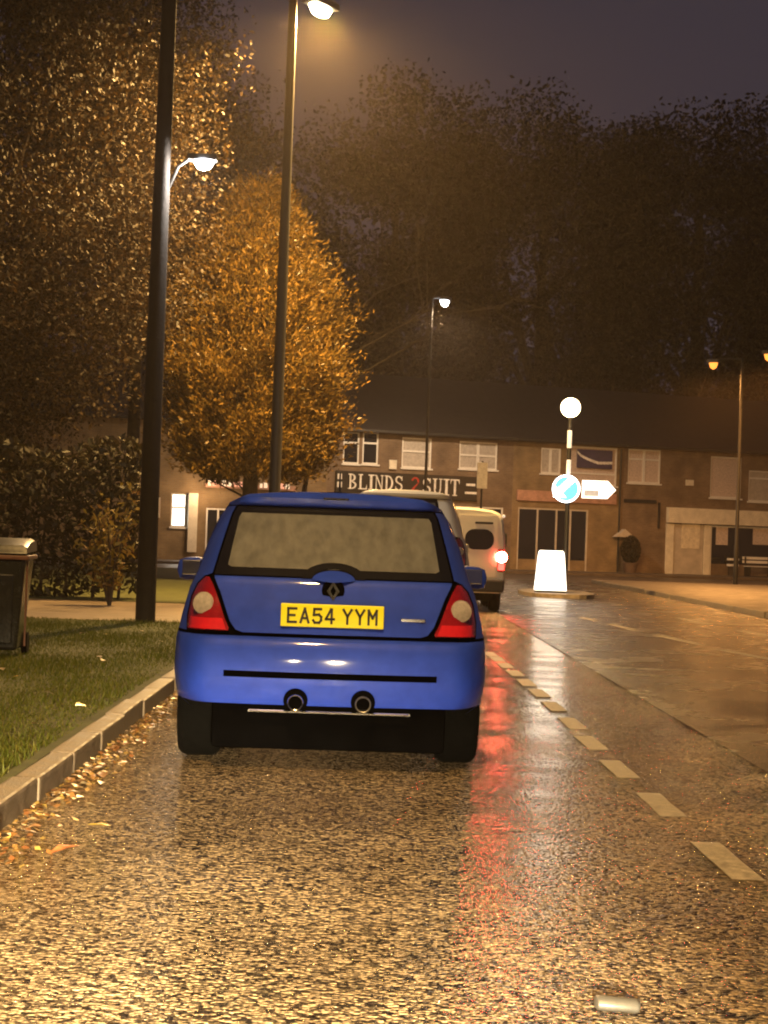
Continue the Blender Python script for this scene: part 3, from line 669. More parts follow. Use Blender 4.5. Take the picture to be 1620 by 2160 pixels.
# ------------------------------------------------------------------ cars
SIL = [(.30, .72), (.36, .795), (.50, .815), (.68, .81), (.80, .79), (.95, .755), (1.04, .718), (1.20, .678), (1.34, .628), (1.42, .575), (1.465, .46), (1.485, .26), (1.492, .0)]
YP = [(.30, .07), (.36, .03), (.44, .0), (.62, .0), (.69, .015), (.72, .06), (.85, .085), (1.0, .125), (1.03, .15), (1.40, .43), (1.412, .405), (1.45, .40), (1.492, .46)]
def itp(t, x): return float(np.interp(x, [a for a, _ in t], [b for _, b in t]))
class Car:
    def __init__(s, name, loc, rz, label, paint, sx=1.0, sz=1.0, length=3.77):
        s.e = empty(name, loc, rz); tag(s.e, label, 'car'); s.paint, s.sx, s.sz, s.L = paint, sx, sz, length; s.ww = 1.0
    def xs(s, z): return itp(SIL, z)
    def yr(s, x, z):
        w = max(s.xs(z), .58); u = abs(x) / w
        return itp(YP, z) + .07 * (x / .8) ** 2 + .24 * max(0, (u - .78) / .22) ** 2.4
    def out(s, v): return [(x * s.sx, y, z * s.sz) for x, y, z in v]
    def patch(s, rows, nx, off=0.0, nz=1, rim=.02, skip=None, frac=False):
        """rows: (z, x left, x right); a sheet following the rear of the car, with a rim turned inward"""
        R_ = []
        for a, b in zip(rows[:-1], rows[1:]):
            for k in range(nz): t = k / nz; R_.append([a[i] + (b[i] - a[i]) * t for i in range(3)])
        R_.append(list(rows[-1])); m = MB(); V = []
        for z, l, r in R_:
            for i in range(nx + 1): x = l + (r - l) * i / nx; V.append((x, s.yr(x, z) - off, z))
        n = nx + 1; Fs = []; used = {}
        for j in range(len(R_) - 1):
            for i in range(nx):
                if skip and skip(i / nx, (i + 1) / nx, R_[j][0], R_[j + 1][0]): continue
                q = (j * n + i, j * n + i + 1, (j + 1) * n + i + 1, (j + 1) * n + i); Fs.append(q)
                for a, b in zip(q, q[1:] + q[:1]): used[(a, b)] = 1
        if rim:
            base = len(V); mp = {}
            for (a, b) in [e for e in used if (e[1], e[0]) not in used]:
                for c in (a, b):
                    if c not in mp: mp[c] = len(V); V.append((V[c][0], V[c][1] + rim, V[c][2]))
                Fs.append((b, a, mp[a], mp[b]))
        m.add(s.out(V), Fs); return m
    def point(s, x, z, off=0.0): return Vector((x * s.sx, s.yr(x, z) - off, z * s.sz))
    def shell(s):
        st = [(.78, 1.005, 1.495), (1.3, 1.01, 1.49), (1.9, 1.01, 1.465), (2.35, 1.005, 1.33), (2.85, 1.0, .97), (3.3, .96, .90), (3.62, .86, .79), (3.77, .72, .62)]
        k = s.L / 3.77; zs = []
        for a, b in zip(SIL[:-1], SIL[1:]): zs += [(a[0], a[1]), ((a[0] + b[0]) / 2, (a[1] + b[1]) / 2)]
        zs.append(SIL[-1]); ringp = [(x, z) for z, x in zs]; ringp = ringp + [(-x, z) for x, z in ringp[-2::-1]]
        s.rings = [[(x, s.yr(x, z) + .002, z) for x, z in ringp]]
        mid = []
        for y, wv, zt in st:
            ring = []
            for x, z in ringp:
                if zt > 1.0: zz = z if z <= 1.0 else 1.0 + (z - 1.0) * (zt - 1.0) / .492
                else: zz = min(z, zt - .05 * (abs(x) / .8) ** 2)
                ring.append((x * wv, y * k, zz))
            s.rings.append(ring)
        r1 = [tuple((a + b) / 2 for a, b in zip(p, q)) for p, q in zip(s.rings[0], s.rings[1])]; s.rings.insert(1, r1)
        V = [v for r in s.rings for v in r]; n = len(ringp); Fs = []
        for j in range(len(s.rings) - 1):
            for i in range(n - 1): Fs.append((j * n + i, j * n + i + 1, (j + 1) * n + i + 1, (j + 1) * n + i))
        Fs.append(tuple((len(s.rings) - 1) * n + i for i in range(n)))
        def arch(V_, f):                                # wheel openings
            c = [sum(V_[i][a] for i in f) / len(f) for a in range(3)]
            return len(f) == 4 and abs(c[0]) > .6 and c[2] < .46 and (abs(c[1] - .66) < .2 or abs(c[1] - 3.1 * k) < .2)
        b = MB().add(s.out(V), Fs).build('body', s.paint, s.e, True, True, 50)
        # side windows
        n2 = n
        def sp_(y, z, sgn):
            x = s.xs(z) * 1.012 + .004; return (sgn * x, y, z)
        for sgn in (-1, 1):
            for ya, yb, ya2, yb2 in ((.72, 1.35, .86, 1.32), (1.42, 2.42, 1.40, 2.05)):
                V = []; nz = 5; ny = 4; Fs = []
                for j in range(nz + 1):
                    z = 1.05 + (1.385 - 1.05) * j / nz; a = ya + (ya2 - ya) * j / nz; c = yb + (yb2 - yb) * j / nz
                    for i in range(ny + 1): V.append(sp_((a + (c - a) * i / ny) * k, z, sgn))
                for j in range(nz):
                    for i in range(ny): q = j * (ny + 1) + i; Fs.append((q, q + 1, q + ny + 2, q + ny + 1))
                MB().add(s.out(V), Fs).build('side_window', 'dark_glass', s.e, True)
        return b
    def wheel(s, x, y, r_=.29, w=.225):
        sg = 1 if x > 0 else -1
        t = MB().lathe([(r_ - .09, -w / 2), (r_ - .03, -w / 2), (r_ - .008, -w / 2 + .02), (r_, -w / 2 + .045), (r_, w / 2 - .045), (r_ - .008, w / 2 - .02), (r_ - .03, w / 2), (r_ - .09, w / 2)], (x, y, r_), 32, 'x').build('wheel', 'tyre', s.e, True)
        m = MB().lathe([(r_ - .09, -.06), (r_ - .10, sg * .03)], (x, y, r_), 32, 'x')
        for q in range(5):
            a = q * 2 * math.pi / 5; m.tube([(x + sg * .07, y, r_), (x + sg * .07, y + math.cos(a) * (r_ - .1), r_ + math.sin(a) * (r_ - .1))], [.03, .02], 6)
        m.build('rim', 'alloy', t, True)
    def rear(s, light='lens_red'):
        e, P = s.e, s.paint; xs = s.xs
        s.patch([(z, -xs(z) * .985, xs(z) * .985) for z in (.36, .5, .7, .85, 1.0, 1.2, 1.4, 1.45)], 24, -.05, 2, 0).build('seam_shade_panel', 'gap_dark', e)  # near-black sheet set behind the panels so the seams look dark
        s.patch([(z, -xs(z), xs(z)) for z in (.352, .362, .40, .455, .494, .528, .58, .64, .685, .700, .706)], 48, 0, 1, .045, lambda a, b, c, d: (a > .15 and b < .85 and c > .48 and d < .53)).build('bumper', P, e, True, True, 50)
        s.patch([(.726, -.455, .455), (.738, -.492, .492), (.78, -.522, .522), (.85, -.548, .548), (.93, -.577, .577), (1.005, -.612, .612), (1.018, -.614, .614)], 30, 0, 3, .03).build('tailgate', P, e, True, True, 50)
        wf = s.patch([(z, -a * s.ww, a * s.ww) for z, a in ((1.026, .615), (1.06, .61), (1.2, .578), (1.36, .54), (1.396, .522))], 24, .002, 3, .02).build('rear_window', 'frit', e, True, True)
        s.patch([(z, -a * s.ww, a * s.ww) for z, a in ((1.068, .53), (1.078, .548), (1.2, .53), (1.34, .508), (1.362, .495))], 24, .006, 3, .004).build('pane', 'misted_glass', wf, True, True)
        s.patch([(z, -xs(z), xs(z)) for z in (1.404, 1.415, 1.43, 1.45, 1.465, 1.478, 1.488)], 30, .0, 1, .03).build('roof_edge', P, e, True, True, 50)
        for sg in (-1, 1):
            q = [(.722, .752), (.80, .757), (.90, .742), (.97, .712), (1.012, .672), *[(z, a * s.ww) for z, a in ((1.03, .628), (1.2, .59), (1.36, .552), (1.398, .535))]]
            rows = [(z, (-xs(z) if sg < 0 else a), (-a if sg < 0 else xs(z))) for z, a in q]
            s.patch(rows, 8, 0, 3, .03).build('quarter_panel', P, e, True, True, 50)
            L_ = [(.732, .742, .53), (.745, .748, .527), (.80, .749, .553), (.90, .734, .588), (.97, .702, .618), (1.008, .664, .642)]
            rows = [(z, (-o if sg < 0 else i), (-i if sg < 0 else o)) for z, o, i in L_]
            tl = s.patch(rows, 10, .012, 3, .05).build('tail_light', light, e, True, True)
            lo = [(.737, .735, .54), (.795, .742, .562)]
            s.patch([(z, (-o if sg < 0 else i), (-i if sg < 0 else o)) for z, o, i in lo], 8, .017, 3, .006).build('reflector', 'lens_red_bright', tl, True, True)
            c = s.point(sg * .665, .868, .016); m = MB(); pr = [(.062, .02), (.061, .0), (.053, -.012), (.031, -.018), (.004, -.021)]
            nrm = R(18) * sg
            m.lathe(pr, (0, 0, 0), 24, 'y'); m.v = [(c.x + x * math.cos(nrm) - y * math.sin(nrm) * 1, c.y + y + abs(x) * 0 + x * math.sin(nrm) * 1.1, c.z + z - y * 0) for x, y, z in m.v]
            m.build('lamp_lens', 'lens_clear', tl, True)
    def plate(s, reg, wdt=.545, hgt=.122):
        c = s.point(0, .826, .012); m = MB().cbox(-wdt / 2, wdt / 2, c.y - .014, c.y, c.z - hgt / 2, c.z + hgt / 2, .006); p = m.build('number_plate', 'plate_yellow', s.e)
        cw, ch_, gp = .054, .084, .0125; x = -(7 * cw + 6 * gp + .026) / 2
        for ch in reg:
            if ch == ' ': x += .026; continue
            plate_char(ch, x, c.z - ch_ / 2, cw, ch_, c.y - .0165, c.y - .0142, p); x += cw + gp
def plate_char(ch, x, z, w, h, y0, y1, parent):
    g = MB(); t = .0125
    def ln(*pts):
        for (ax, az), (bx_, bz) in zip(pts[:-1], pts[1:]):
            a, b = Vector((ax * (w - t) + t / 2, az * (h - t) + t / 2)), Vector((bx_ * (w - t) + t / 2, bz * (h - t) + t / 2)); d = (b - a).normalized(); n_ = Vector((-d.y, d.x)) * t / 2; a -= d * t / 2; b += d * t / 2
            g.prism([(x + q.x, z + q.y) for q in (a + n_, a - n_, b - n_, b + n_)], y0, y1)
    if ch == 'E': ln((0, 0), (0, 1)); ln((0, 0), (1, 0)); ln((0, .5), (.8, .5)); ln((0, 1), (1, 1))
    if ch == 'A': ln((0, 0), (.5, 1)); ln((1, 0), (.5, 1)); ln((.2, .3), (.8, .3))
    if ch == '5': ln((.95, 1), (.1, 1), (.06, .56), (.7, .6), (1, .42), (1, .18), (.75, 0), (.2, 0), (0, .16))
    if ch == '4': ln((1, .28), (0, .28), (.62, 1), (.72, 1)); ln((.72, 1), (.72, 0))
    if ch == 'Y': ln((0, 1), (.5, .5), (1, 1)); ln((.5, .5), (.5, 0))
    if ch == 'M': ln((0, 0), (0, 1)); ln((1, 0), (1, 1)); ln((0, 1), (.5, .45), (1, 1))
    return g.build('plate_character', 'plate_black', parent)

# --- the blue hatchback
CY = 8.96; cc = at(698, 1390, CY)
blue = Car('blue_hatchback', (cc.x, CY, 0), R(1.3), 'blue three-door hatchback parked by the kerb with yellow plate', 'paint_blue', 1.035)
blue.shell(); blue.rear(); blue.plate('EA54 YYM')
e = blue.e
# handle hump rising into the window, with emblem
m = MB(); V = []; Fs = []; nu, nv = 16, 6
for j in range(nv + 1):
    f = j / nv
    for i in range(nu + 1):
        a = math.pi * i / nu; x = .115 * f * math.cos(a); z = 1.012 + .052 * f * math.sin(a) - (1 - f) * .01
        V.append((x, blue.yr(x, z) - .008 - .028 * math.cos(f * math.pi / 2), z))
for j in range(nv):
    for i in range(nu): q = j * (nu + 1) + i; Fs.append((q, q + 1, q + nu + 2, q + nu + 1))
tg = [o for o in e.children if o.name.startswith('tailgate')][0]; rwin = [o for o in e.children if o.name.startswith('rear_window')][0]
m.add(V, Fs).build('handle_hump', 'paint_blue', tg, True, True)
V = []; Fs = []
for j in range(2):
    for i in range(nu + 1):
        a = math.pi * i / nu; x = (.115 + .055 * j) * math.cos(a); z = 1.020 + (.052 + .034 * j) * math.sin(a); V.append((x, blue.yr(x, z) - .0085, z))
for i in range(nu): Fs.append((i, i + 1, i + nu + 2, i + nu + 1))
MB().add(V, Fs).build('arch_band', 'frit', rwin, True)
c = blue.point(0, .957, .006); r1, r2 = (.034, .052), (.016, .028)
m = MB().lathe([(.062, .012), (.060, .0), (.03, -.002)], (c.x, c.y, c.z), 24, 'y'); m.build('emblem_shade_disc', 'gap_dark', tg, True)  # raised near-black disc, painted shade of a recess behind the emblem
o_ = [(0, r1[1]), (r1[0], 0), (0, -r1[1]), (-r1[0], 0)]; i_ = [(0, r2[1]), (r2[0], 0), (0, -r2[1]), (-r2[0], 0)]; m = MB()
for k in range(4): m.prism([(o_[k][0], c.z + o_[k][1]), (o_[(k + 1) % 4][0], c.z + o_[(k + 1) % 4][1]), (i_[(k + 1) % 4][0], c.z + i_[(k + 1) % 4][1]), (i_[k][0], c.z + i_[k][1])], c.y - .012, c.y - .003)
m.build('emblem', 'black_plastic', tg)
c = blue.point(.415, .815, .002); MB().cbox(c.x - .065, c.x + .065, c.y - .004, c.y + .01, c.z - .009, c.z + .009, .003).build('badge', 'chrome', tg).rotation_euler = (0, 0, 0)
c = blue.point(0, 1.452, .004); MB().cbox(-.07, .07, c.y - .002, c.y + .02, c.z - .006, c.z + .006, .003).build('high_brake_light', 'frit', e)
# slot insert, exhausts, underside
blue.patch([(.488, -.575, .575), (.537, -.575, .575)], 24, -.03, 2, 0).build('bumper_slot', 'gap_dark', e)
for sx in (-.172, .170):
    c = blue.point(sx, .385, 0)
    V = [(c.x + .064 * math.cos(R(k * 15 - 40)), blue.yr(c.x, .47) - .006, max(.345, c.z - .004 + .064 * math.sin(R(k * 15 - 40)))) for k in range(18)]
    MB().add(V + [(v[0], v[1] + .05, v[2]) for v in V], [tuple(range(18))] + [(k, (k + 1) % 18, (k + 1) % 18 + 18, k + 18) for k in range(18)]).build('exhaust_shade_disc', 'gap_dark', e)  # dark disc proud of the bumper, painted shade of an opening
    m = MB().lathe([(.043, .35), (.043, -.058), (.040, -.062), (.036, -.06), (.034, .2), (.004, .2)], (c.x, c.y, c.z - .012), 22, 'y'); m.build('exhaust_pipe', 'chrome' if sx < 0 else 'dull_metal', e, True)  # left pipe gets the brighter metal to carry a glint
MB().lathe([(.02, -.43), (.075, -.42), (.085, -.40), (.085, .40), (.075, .42), (.02, .43)], (0, .34, .285), 18, 'x').build('silencer', 'dull_metal', e, True)
MB().tube([(-.42, .045, .318), (.42, .045, .318)], .0075, 6).tube([(-.42, .045, .318), (-.42, .2, .33)], .0075, 6).tube([(.42, .045, .318), (.42, .2, .33)], .0075, 6).build('hanger_bar', 'chrome', e)
MB().cbox(-.62, .62, .10, 3.5, .11, .40, .03).build('underbody', 'gap_dark', e)  # black box set low to keep the ground below the bumper dark
MB().tube([(-.62, .66, .27), (.62, .66, .27)], .035, 8).build('rear_axle', 'black_plastic', e)
for sx in (-.715, .715): blue.wheel(sx, .66); blue.wheel(sx, 3.12)
# door mirrors
for sg in (-1, 1):
    m = MB().cbox(sg * .83 if sg > 0 else -1.025, 1.025 if sg > 0 else -.83, 2.30, 2.46, .94, 1.09, .06); m.v = [(x, y, z - abs(abs(x) - .8) * .08) for x, y, z in m.v]
    h = m.build('door_mirror', 'paint_blue', e, True, True, 60)
    xa, xb = (.865, .99) if sg > 0 else (-.99, -.865)
    MB().cbox(xa, xb, 2.288, 2.306, .962, 1.062, .008).build('mirror_glass', 'mirror', h)
    MB().cbox(min(sg * .70, sg * .85), max(sg * .70, sg * .85), 2.33, 2.42, .965, 1.01, .01).build('mirror_arm', 'black_plastic', h)
for sg in (-1, 1): MB().cbox(sg * .805 - .012, sg * .805 + .012, 1.55, 1.72, .86, .885, .006).build('door_handle', 'paint_blue', e)
c = Vector((0.02, .95, 1.492)); MB().tube([c, c + Vector((0, -.05, .13))], [.008, .004], 6).lathe([(.02, -.01), (.016, .015)], c, 10).build('aerial', 'black_plastic', e)

# --- cream car parked ahead of it
p = at(905, 1140, 15.2)
cream = Car('cream_car', (.47, 22.0, 0), R(.5), 'tall cream car parked directly ahead of the blue hatchback', 'paint_cream', 1.10, 1.27, 4.2)
cream.ww = .74; cream.shell(); cream.rear(); 
MB().cbox(-.72, .72, .16, 3.6, .2, .44, .04).build('underbody', 'gap_dark', cream.e)
c = cream.point(0, .826, .012); MB().cbox(-.26, .26, c.y - .012, c.y, c.z - .055, c.z + .055, .006).build('number_plate', 'plate_yellow', cream.e)
for sx in (-.73, .73): cream.wheel(sx, .70, .31); cream.wheel(sx, 3.4, .31)
for sg in (-1, 1): MB().cbox(min(sg * .85, sg * 1.02), max(sg * .85, sg * 1.02), 2.6, 2.74, 1.05, 1.2, .03).build('door_mirror', 'paint_cream', cream.e, True, True, 60)

# --- white van stopped in the road with brake lights on
VY = 30.0; vr = at(1066, 1200, VY).x; VW = .86
van = empty('white_van', (vr - VW, VY, 0), R(-1.0)); tag(van, 'white van stopped in the road with red brake light lit', 'van')
prof = [(.80, .34), (.86, .5), (.86, .95), (.84, 1.3), (.80, 1.62), (.74, 1.74), (.6, 1.80), (.3, 1.83), (0, 1.84)]
ring = prof + [(-x, z) for x, z in prof[-2::-1]]; V = []; Fs = []; n = len(ring)
for y, k, zt in ((.0, .955, 1.80), (.05, 1, 1.84), (1.2, 1.005, 1.86), (2.6, 1, 1.84), (3.0, .99, 1.72), (3.45, .97, 1.15), (4.2, .92, .98), (4.4, .8, .7)):
    for x, z in ring: V.append((x * k, y, z if z < .9 else .9 + (z - .9) * (zt - .9) / .94 if zt > .95 else min(z, zt)))
for j in range(7):
    for i in range(n - 1): Fs.append((j * n + i, j * n + i + 1, (j + 1) * n + i + 1, (j + 1) * n + i))
Fs += [tuple(range(n))[::-1], tuple(7 * n + i for i in range(n))]
MB().add(V, Fs).build('body', 'paint_cream', van, True, True, 40)
def rrect(x0, x1, z0, z1, r_, n=5):
    return [(cx + r_ * math.cos(R(a0 + 90 * k / n)), cz + r_ * math.sin(R(a0 + 90 * k / n))) for cx, cz, a0 in ((x1 - r_, z1 - r_, 0), (x0 + r_, z1 - r_, 90), (x0 + r_, z0 + r_, 180), (x1 - r_, z0 + r_, 270)) for k in range(n + 1)]
for sg in (-1, 1):
    a, b = sorted((sg * .012, sg * .70)); dr = MB().prism(rrect(a, b, .62, 1.70, .05), -.02, -.002).build('rear_door', 'paint_cream', van)
    a, b = sorted((sg * .13, sg * .64)); MB().prism(rrect(a, b, 1.10, 1.46, .16), -.026, -.0205).build('pane', 'dark_glass', dr)
    a, b = sorted((sg * .30, sg * .62)); MB().prism(rrect(a, b, 1.55, 1.59, .018), -.028, -.0205).build('vent_slot', 'black_plastic', dr)
    a, b = sorted((sg * .715, sg * .845)); tl = MB().prism(rrect(a, b, .72, 1.12, .03), -.04, -.002).build('tail_light', 'lens_red', van)
    cx = sg * .785; MB().lathe([(.10, .0), (.095, -.012), (.04, -.022)], (cx, -.041, .98), 16, 'y').build('brake_lamp', 'brake_lit', tl, True)
    MB().prism(rrect(a + .01, b - .01, .75, .88, .02), -.046, -.0405).build('tail_lamp', 'brake_glow', tl)
    for y in (.8, 3.5):
        w = MB().lathe([(.2, -.1), (.28, -.1), (.31, -.06), (.31, .06), (.28, .1), (.2, .1)], (sg * .72, y, .31), 24, 'x').build('wheel', 'tyre', van, True)
    m = MB().cbox(min(sg * .87, sg * 1.06), max(sg * .87, sg * 1.06), 2.95, 3.05, 1.15, 1.42, .03).build('door_mirror', 'black_plastic', van)
    MB().lathe([(.028, .0), (.026, -.02), (.01, -.026)], (sg * .80, -.006, 1.70), 10, 'y').build('marker_lamp', 'band_white', van, True)
MB().cbox(-.84, .84, -.08, .1, .36, .58, .03).build('bumper', 'black_plastic', van)
MB().cbox(-.26, .26, -.093, -.081, .42, .53, .004).build('number_plate', 'plate_yellow', van)
MB().cbox(-.7, .7, .15, 4.1, .2, .4, .03).build('underbody', 'gap_dark', van)

# ------------------------------------------------------------------ lamps and posts
def bar(d0, d1): return [Vector(d0), Vector(d1)]
# telegraph pole carrying a bracket lamp
pb = gnd(306, 1312, .105); pole = empty('telegraph_pole', (pb.x, pb.y, .10)); tag(pole, 'dark wooden telegraph pole with a bracket lamp on the verge', 'pole')
MB().tube([(0, 0, -.1), (.0, 0, 3), (.01, 0, 6), (.02, 0, 9.5)], [.125, .112, .10, .085], 16).build('shaft', 'wood_pole', pole, True)
lp = at(430, 345, pb.y); lz = lp.z - .1; lx = lp.x - pb.x
MB().tube([(.08, 0, lz - .35), (.2, 0, lz - .05), (lx - .12, 0, lz + .10)], .022, 8).build('bracket', 'galv', pole, True)
hd = MB().cbox(lx - .2, lx + .17, -.10, .10, lz + .03, lz + .11, .025).build('lamp_head', 'lamp_case', pole, True)
MB().lathe([(.125, .03), (.12, .0), (.08, -.06), (.02, -.08)], (lx, 0, lz), 18).build('lamp_lens', 'glow_white', hd, True)
lamp('bracket_lamp_light', (pb.x + lx, pb.y, lp.z - .10), P_BRACKET, C_WHITE, .06)
MB().cbox(.118, .13, -.05, .05, 1.3, 1.55, .004).build('pole_plate', 'upvc', pole)
def lamp_post(name, base, top, head, label, glow, power, color, r0_=.09, r1_=.055, hs=(.62, .24, .12), group=None, lens_r=.1, throw=0):
    b = Vector(base); t = empty(name, b); tag(t, label, 'street lamp', group)
    h = Vector(top) - b; hh = Vector(head) - b
    MB().tube([(0, 0, -.1), (0, 0, 1.3), (0, 0, 1.34), (h.x, h.y, h.z - .5), h, h.lerp(hh, .5) + Vector((0, 0, .09)), hh + Vector((0, 0, .06))], [r0_ * 1.25, r0_ * 1.25, r0_, r1_, r1_, r1_ * .7, r1_ * .6], 12).build('column', 'galv', t, True)
    d = (hh - h); d.z = 0; ang = math.atan2(d.y, d.x)
    m = MB().cbox(-hs[0] / 2, hs[0] / 2, -hs[1] / 2, hs[1] / 2, .02, .02 + hs[2], .04); Mx = Matrix.Rotation(ang, 4, 'Z'); m.v = [tuple(Mx @ Vector(v) + hh) for v in m.v]; hd_ = m.build('lamp_head', 'lamp_case', t, True)
    m = MB().lathe([(1, .03), (.98, .0), (.7, -.55), (.2, -.75)], n=18); m.v = [tuple(Mx @ Vector((x * hs[0] * .40, y * hs[1] * .42, z * lens_r)) + hh) for x, y, z in m.v]; m.build('lamp_lens', glow, hd_, True)
    l_ = lamp(name + '_light', Vector(head) - Vector((0, 0, .16 + .2 * (lens_r > .25))), power, color, .12, 'SPOT'); l_.data.spot_size = R(178); l_.data.spot_blend = .6
    if throw:                                       # extra spot added at the lantern to light the conifer and shop fronts
        t_ = lamp(name + '_throw', Vector(head) - Vector((0, 0, .16)), throw, color, .3, 'SPOT'); t_.data.spot_size = R(95); t_.data.spot_blend = 1; t_.rotation_euler = (R(68), 0, R(-18))
    l_.data.spot_size = R(178); l_.data.shadow_soft_size = .3
    return t
MY = 29.0; mb = at(578, 1060, MY)
mh = at(676, 18, MY + .7)
lamp_post('street_lamp', (mb.x, MY, .1), (mb.x + .02, MY, mh.z), (mh.x, MY + .7, mh.z), 'tall street lamp with brilliant yellow light, at the kerb beyond the hatchback', 'glow_main', P_MAIN, C_MAIN, .105, .075, (.75, .34, .14), None, .2, 16000)
lamp_post('street_lamp', (-1.75, 1.2, .1), (-1.75, 1.2, 9.9), (-.65, 1.3, 9.9), 'street lamp rising from the verge beside the viewpoint', 'glow_main', P_BEHIND, C_MAIN, .105, .075, (.75, .34, .14), None, .2)
FYL = 64.0; fh = at(938, 635, FYL)
lamp_post('street_lamp', (fh.x - .5, FYL - .6, .1), (fh.x - .5, FYL - .6, fh.z), (fh.x, FYL, fh.z), 'white street lamp above the blinds shop', 'glow_white', P_FAR, (1, .70, .42), .06, .05, (.5, .34, .14), None, .3)
for px, py, Y, lab in ((1505, 766, 62, 'orange street lamp above the cream fascia shop'), (1622, 748, 58, 'orange street lamp nearer than the other, past the cream fascia')):
    h_ = at(px, py, Y); lamp_post('street_lamp', (h_.x + .9, Y - .7, .1), (h_.x + .9, Y - .7, h_.z + .1), (h_.x, Y, h_.z), lab, 'glow_sodium', P_SODIUM, C_SOD, .07, .05, (.44, .28, .12), None, .3)

# ------------------------------------------------------------------ traffic island with beacon, signs, bollard
IY = 40.0; ic = at(1190, 1262, IY)
isl = []
for k in range(24): a = 2 * math.pi * k / 24; isl.append((ic.x - .1 + .85 * math.copysign(abs(math.cos(a)) ** .7, math.cos(a)), IY + 1.0 + 2.0 * math.copysign(abs(math.sin(a)) ** .7, math.sin(a))))
slab('traffic_island', isl, -.01, .10, 'kerb_stone')
bcn = at(1199, 1000, IY + .9); gl = at(1208, 860, IY + .9)
bea = empty('belisha_beacon', (bcn.x, IY + .9, .1)); tag(bea, 'banded crossing beacon with glowing globe, round blue sign and arrow sign', 'beacon')
def zat(py): return at(1200, py, IY + .9).z - .1
tilt = 0.0
segs = [(0, zat(1060), 'band_black'), (zat(1060), zat(1000), 'band_black'), (zat(1000), zat(970), 'band_white'), (zat(970), zat(945), 'band_black'), (zat(945), zat(908), 'band_white'), (zat(908), zat(880), 'band_black')]
for i, (a, b, mm) in enumerate(segs): MB().tube([(0, 0, a), (0, 0, b)], .055 if mm == 'band_white' else .05, 14).build('pole_band', mm, bea, True)
zg = gl.z - .1; rg = .235
MB().lathe([(rg * math.sin(R(a)) + .003, zg - rg * math.cos(R(a))) for a in range(0, 181, 15)], n=24).build('globe', 'glow_globe', bea, True)
lamp('globe_light', (bcn.x, IY + .9, gl.z - rg - .1), 160, (1, .7, .4), .1)
sd = at(1194, 1031, IY + .82); zs_ = sd.z - .1; xo = sd.x - bcn.x
ds = MB().lathe([(.335, .0), (.335, -.03), (.30, -.032)], (xo, -.09, zs_), 32, 'y').build('round_sign', 'glow_sign_white', bea)
MB().lathe([(.285, .0), (.285, -.006)], (xo, -.1225, zs_), 32, 'y').build('sign_face', 'glow_sign_blue', ds)
ar = [(-.205, -.165), (.02, -.165), (-.05, -.09), (.17, .13), (.09, .21), (-.13, -.01), (-.205, .06)]
MB().prism([(xo + x * 1.4 - .02, zs_ + z * 1.4 + .02) for x, z in ar], -.138, -.130).build('arrow', 'glow_sign_white', ds)
a0, a1 = at(1228, 1013, IY + .85), at(1298, 1053, IY + .85)
xa, xb, za, zb = a0.x - bcn.x, a1.x - bcn.x, a1.z - .1, a0.z - .1; zm = (za + zb) / 2
asn = MB().prism([(xa, za), (xb - .2, za), (xb, zm), (xb - .2, zb), (xa, zb)], -.10, -.06).build('arrow_sign', 'glow_arrow', bea)
MB().prism([(xa + .05, za + .05), (xa + .40, za + .05), (xa + .40, zm - .02), (xa + .05, zm - .02)], -.106, -.1005).build('text_block', 'sign_grey', asn)
MB().box(xo, xa + .1, -.058, -.03, zm - .02, zm + .02).build('sign_arm', 'galv', bea)
bo = at(1160, 1257, IY); bol = empty('traffic_bollard', (bo.x, IY, .1)); tag(bol, 'glowing white illuminated traffic bollard on the island', 'bollard')
MB().box(-.36, .36, -.15, .15, 0, .05, .01).build('base', 'black_plastic', bol)
m = MB(); zs2 = [(.052, .37, .15), (.4, .34, .14), (.88, .30, .12), (.955, .285, .11), (.985, .26, .09)]; V = []
for z, wx, wy in zs2: V += [(x, y, z) for x, y in ((-wx, -wy), (wx, -wy), (wx + .01, 0), (wx, wy), (-wx, wy), (-wx - .01, 0))]
Fs = [(j * 6 + i, j * 6 + (i + 1) % 6, (j + 1) * 6 + (i + 1) % 6, (j + 1) * 6 + i) for j in range(4) for i in range(6)] + [tuple(range(24, 30)), tuple(range(6))[::-1]]
m.add(V, Fs).build('shell', 'glow_bollard', bol, True)
# narrow white sign on a post before the blinds shop
sy = 62.0; sa, sb = at(1007, 975, sy), at(1027, 1031, sy); sp_ = empty('bus_stop_sign', ((sa.x + sb.x) / 2, sy, .0)); tag(sp_, 'narrow upright white sign on a thin post before the blinds shop', 'sign')
MB().tube([(0, 0, -.05), (0, 0, sa.z + .05)], .04, 8).build('post', 'galv', sp_)
MB().box((sa.x - sb.x) / 2, (sb.x - sa.x) / 2, -.075, -.045, sb.z, sa.z, .01).build('plate', 'letter_white', sp_)

# ------------------------------------------------------------------ bin, made-up can
wb = gnd(-8, 1386, .105); wbn = empty('wheelie_bin', (wb.x - .06, wb.y, .105), R(4)); tag(wbn, 'black wheelie bin with closed lid on the grass verge', 'bin')
m = MB(); V = []
for z, wx, y0, y1 in ((.06, .23, -.02, .42), (.5, .26, -.04, .48), (.86, .285, -.06, .54)): V += [(-wx, y0, z), (wx, y0, z), (wx, y1, z), (-wx, y1, z)]
m.add(V, [(0, 1, 5, 4), (1, 2, 6, 5), (2, 3, 7, 6), (3, 0, 4, 7), (4, 5, 9, 8), (5, 6, 10, 9), (6, 7, 11, 10), (7, 4, 8, 11), (3, 2, 1, 0), (8, 9, 10, 11)])
bd_ = m.build('body', 'bin_black', wbn)
bv = bd_.modifiers.new('b', 'BEVEL'); bv.width = .03; bv.segments = 3
MB().cbox(-.19, .19, -.055, -.03, .12, .72, .012).build('front_panel', 'bin_black', wbn)
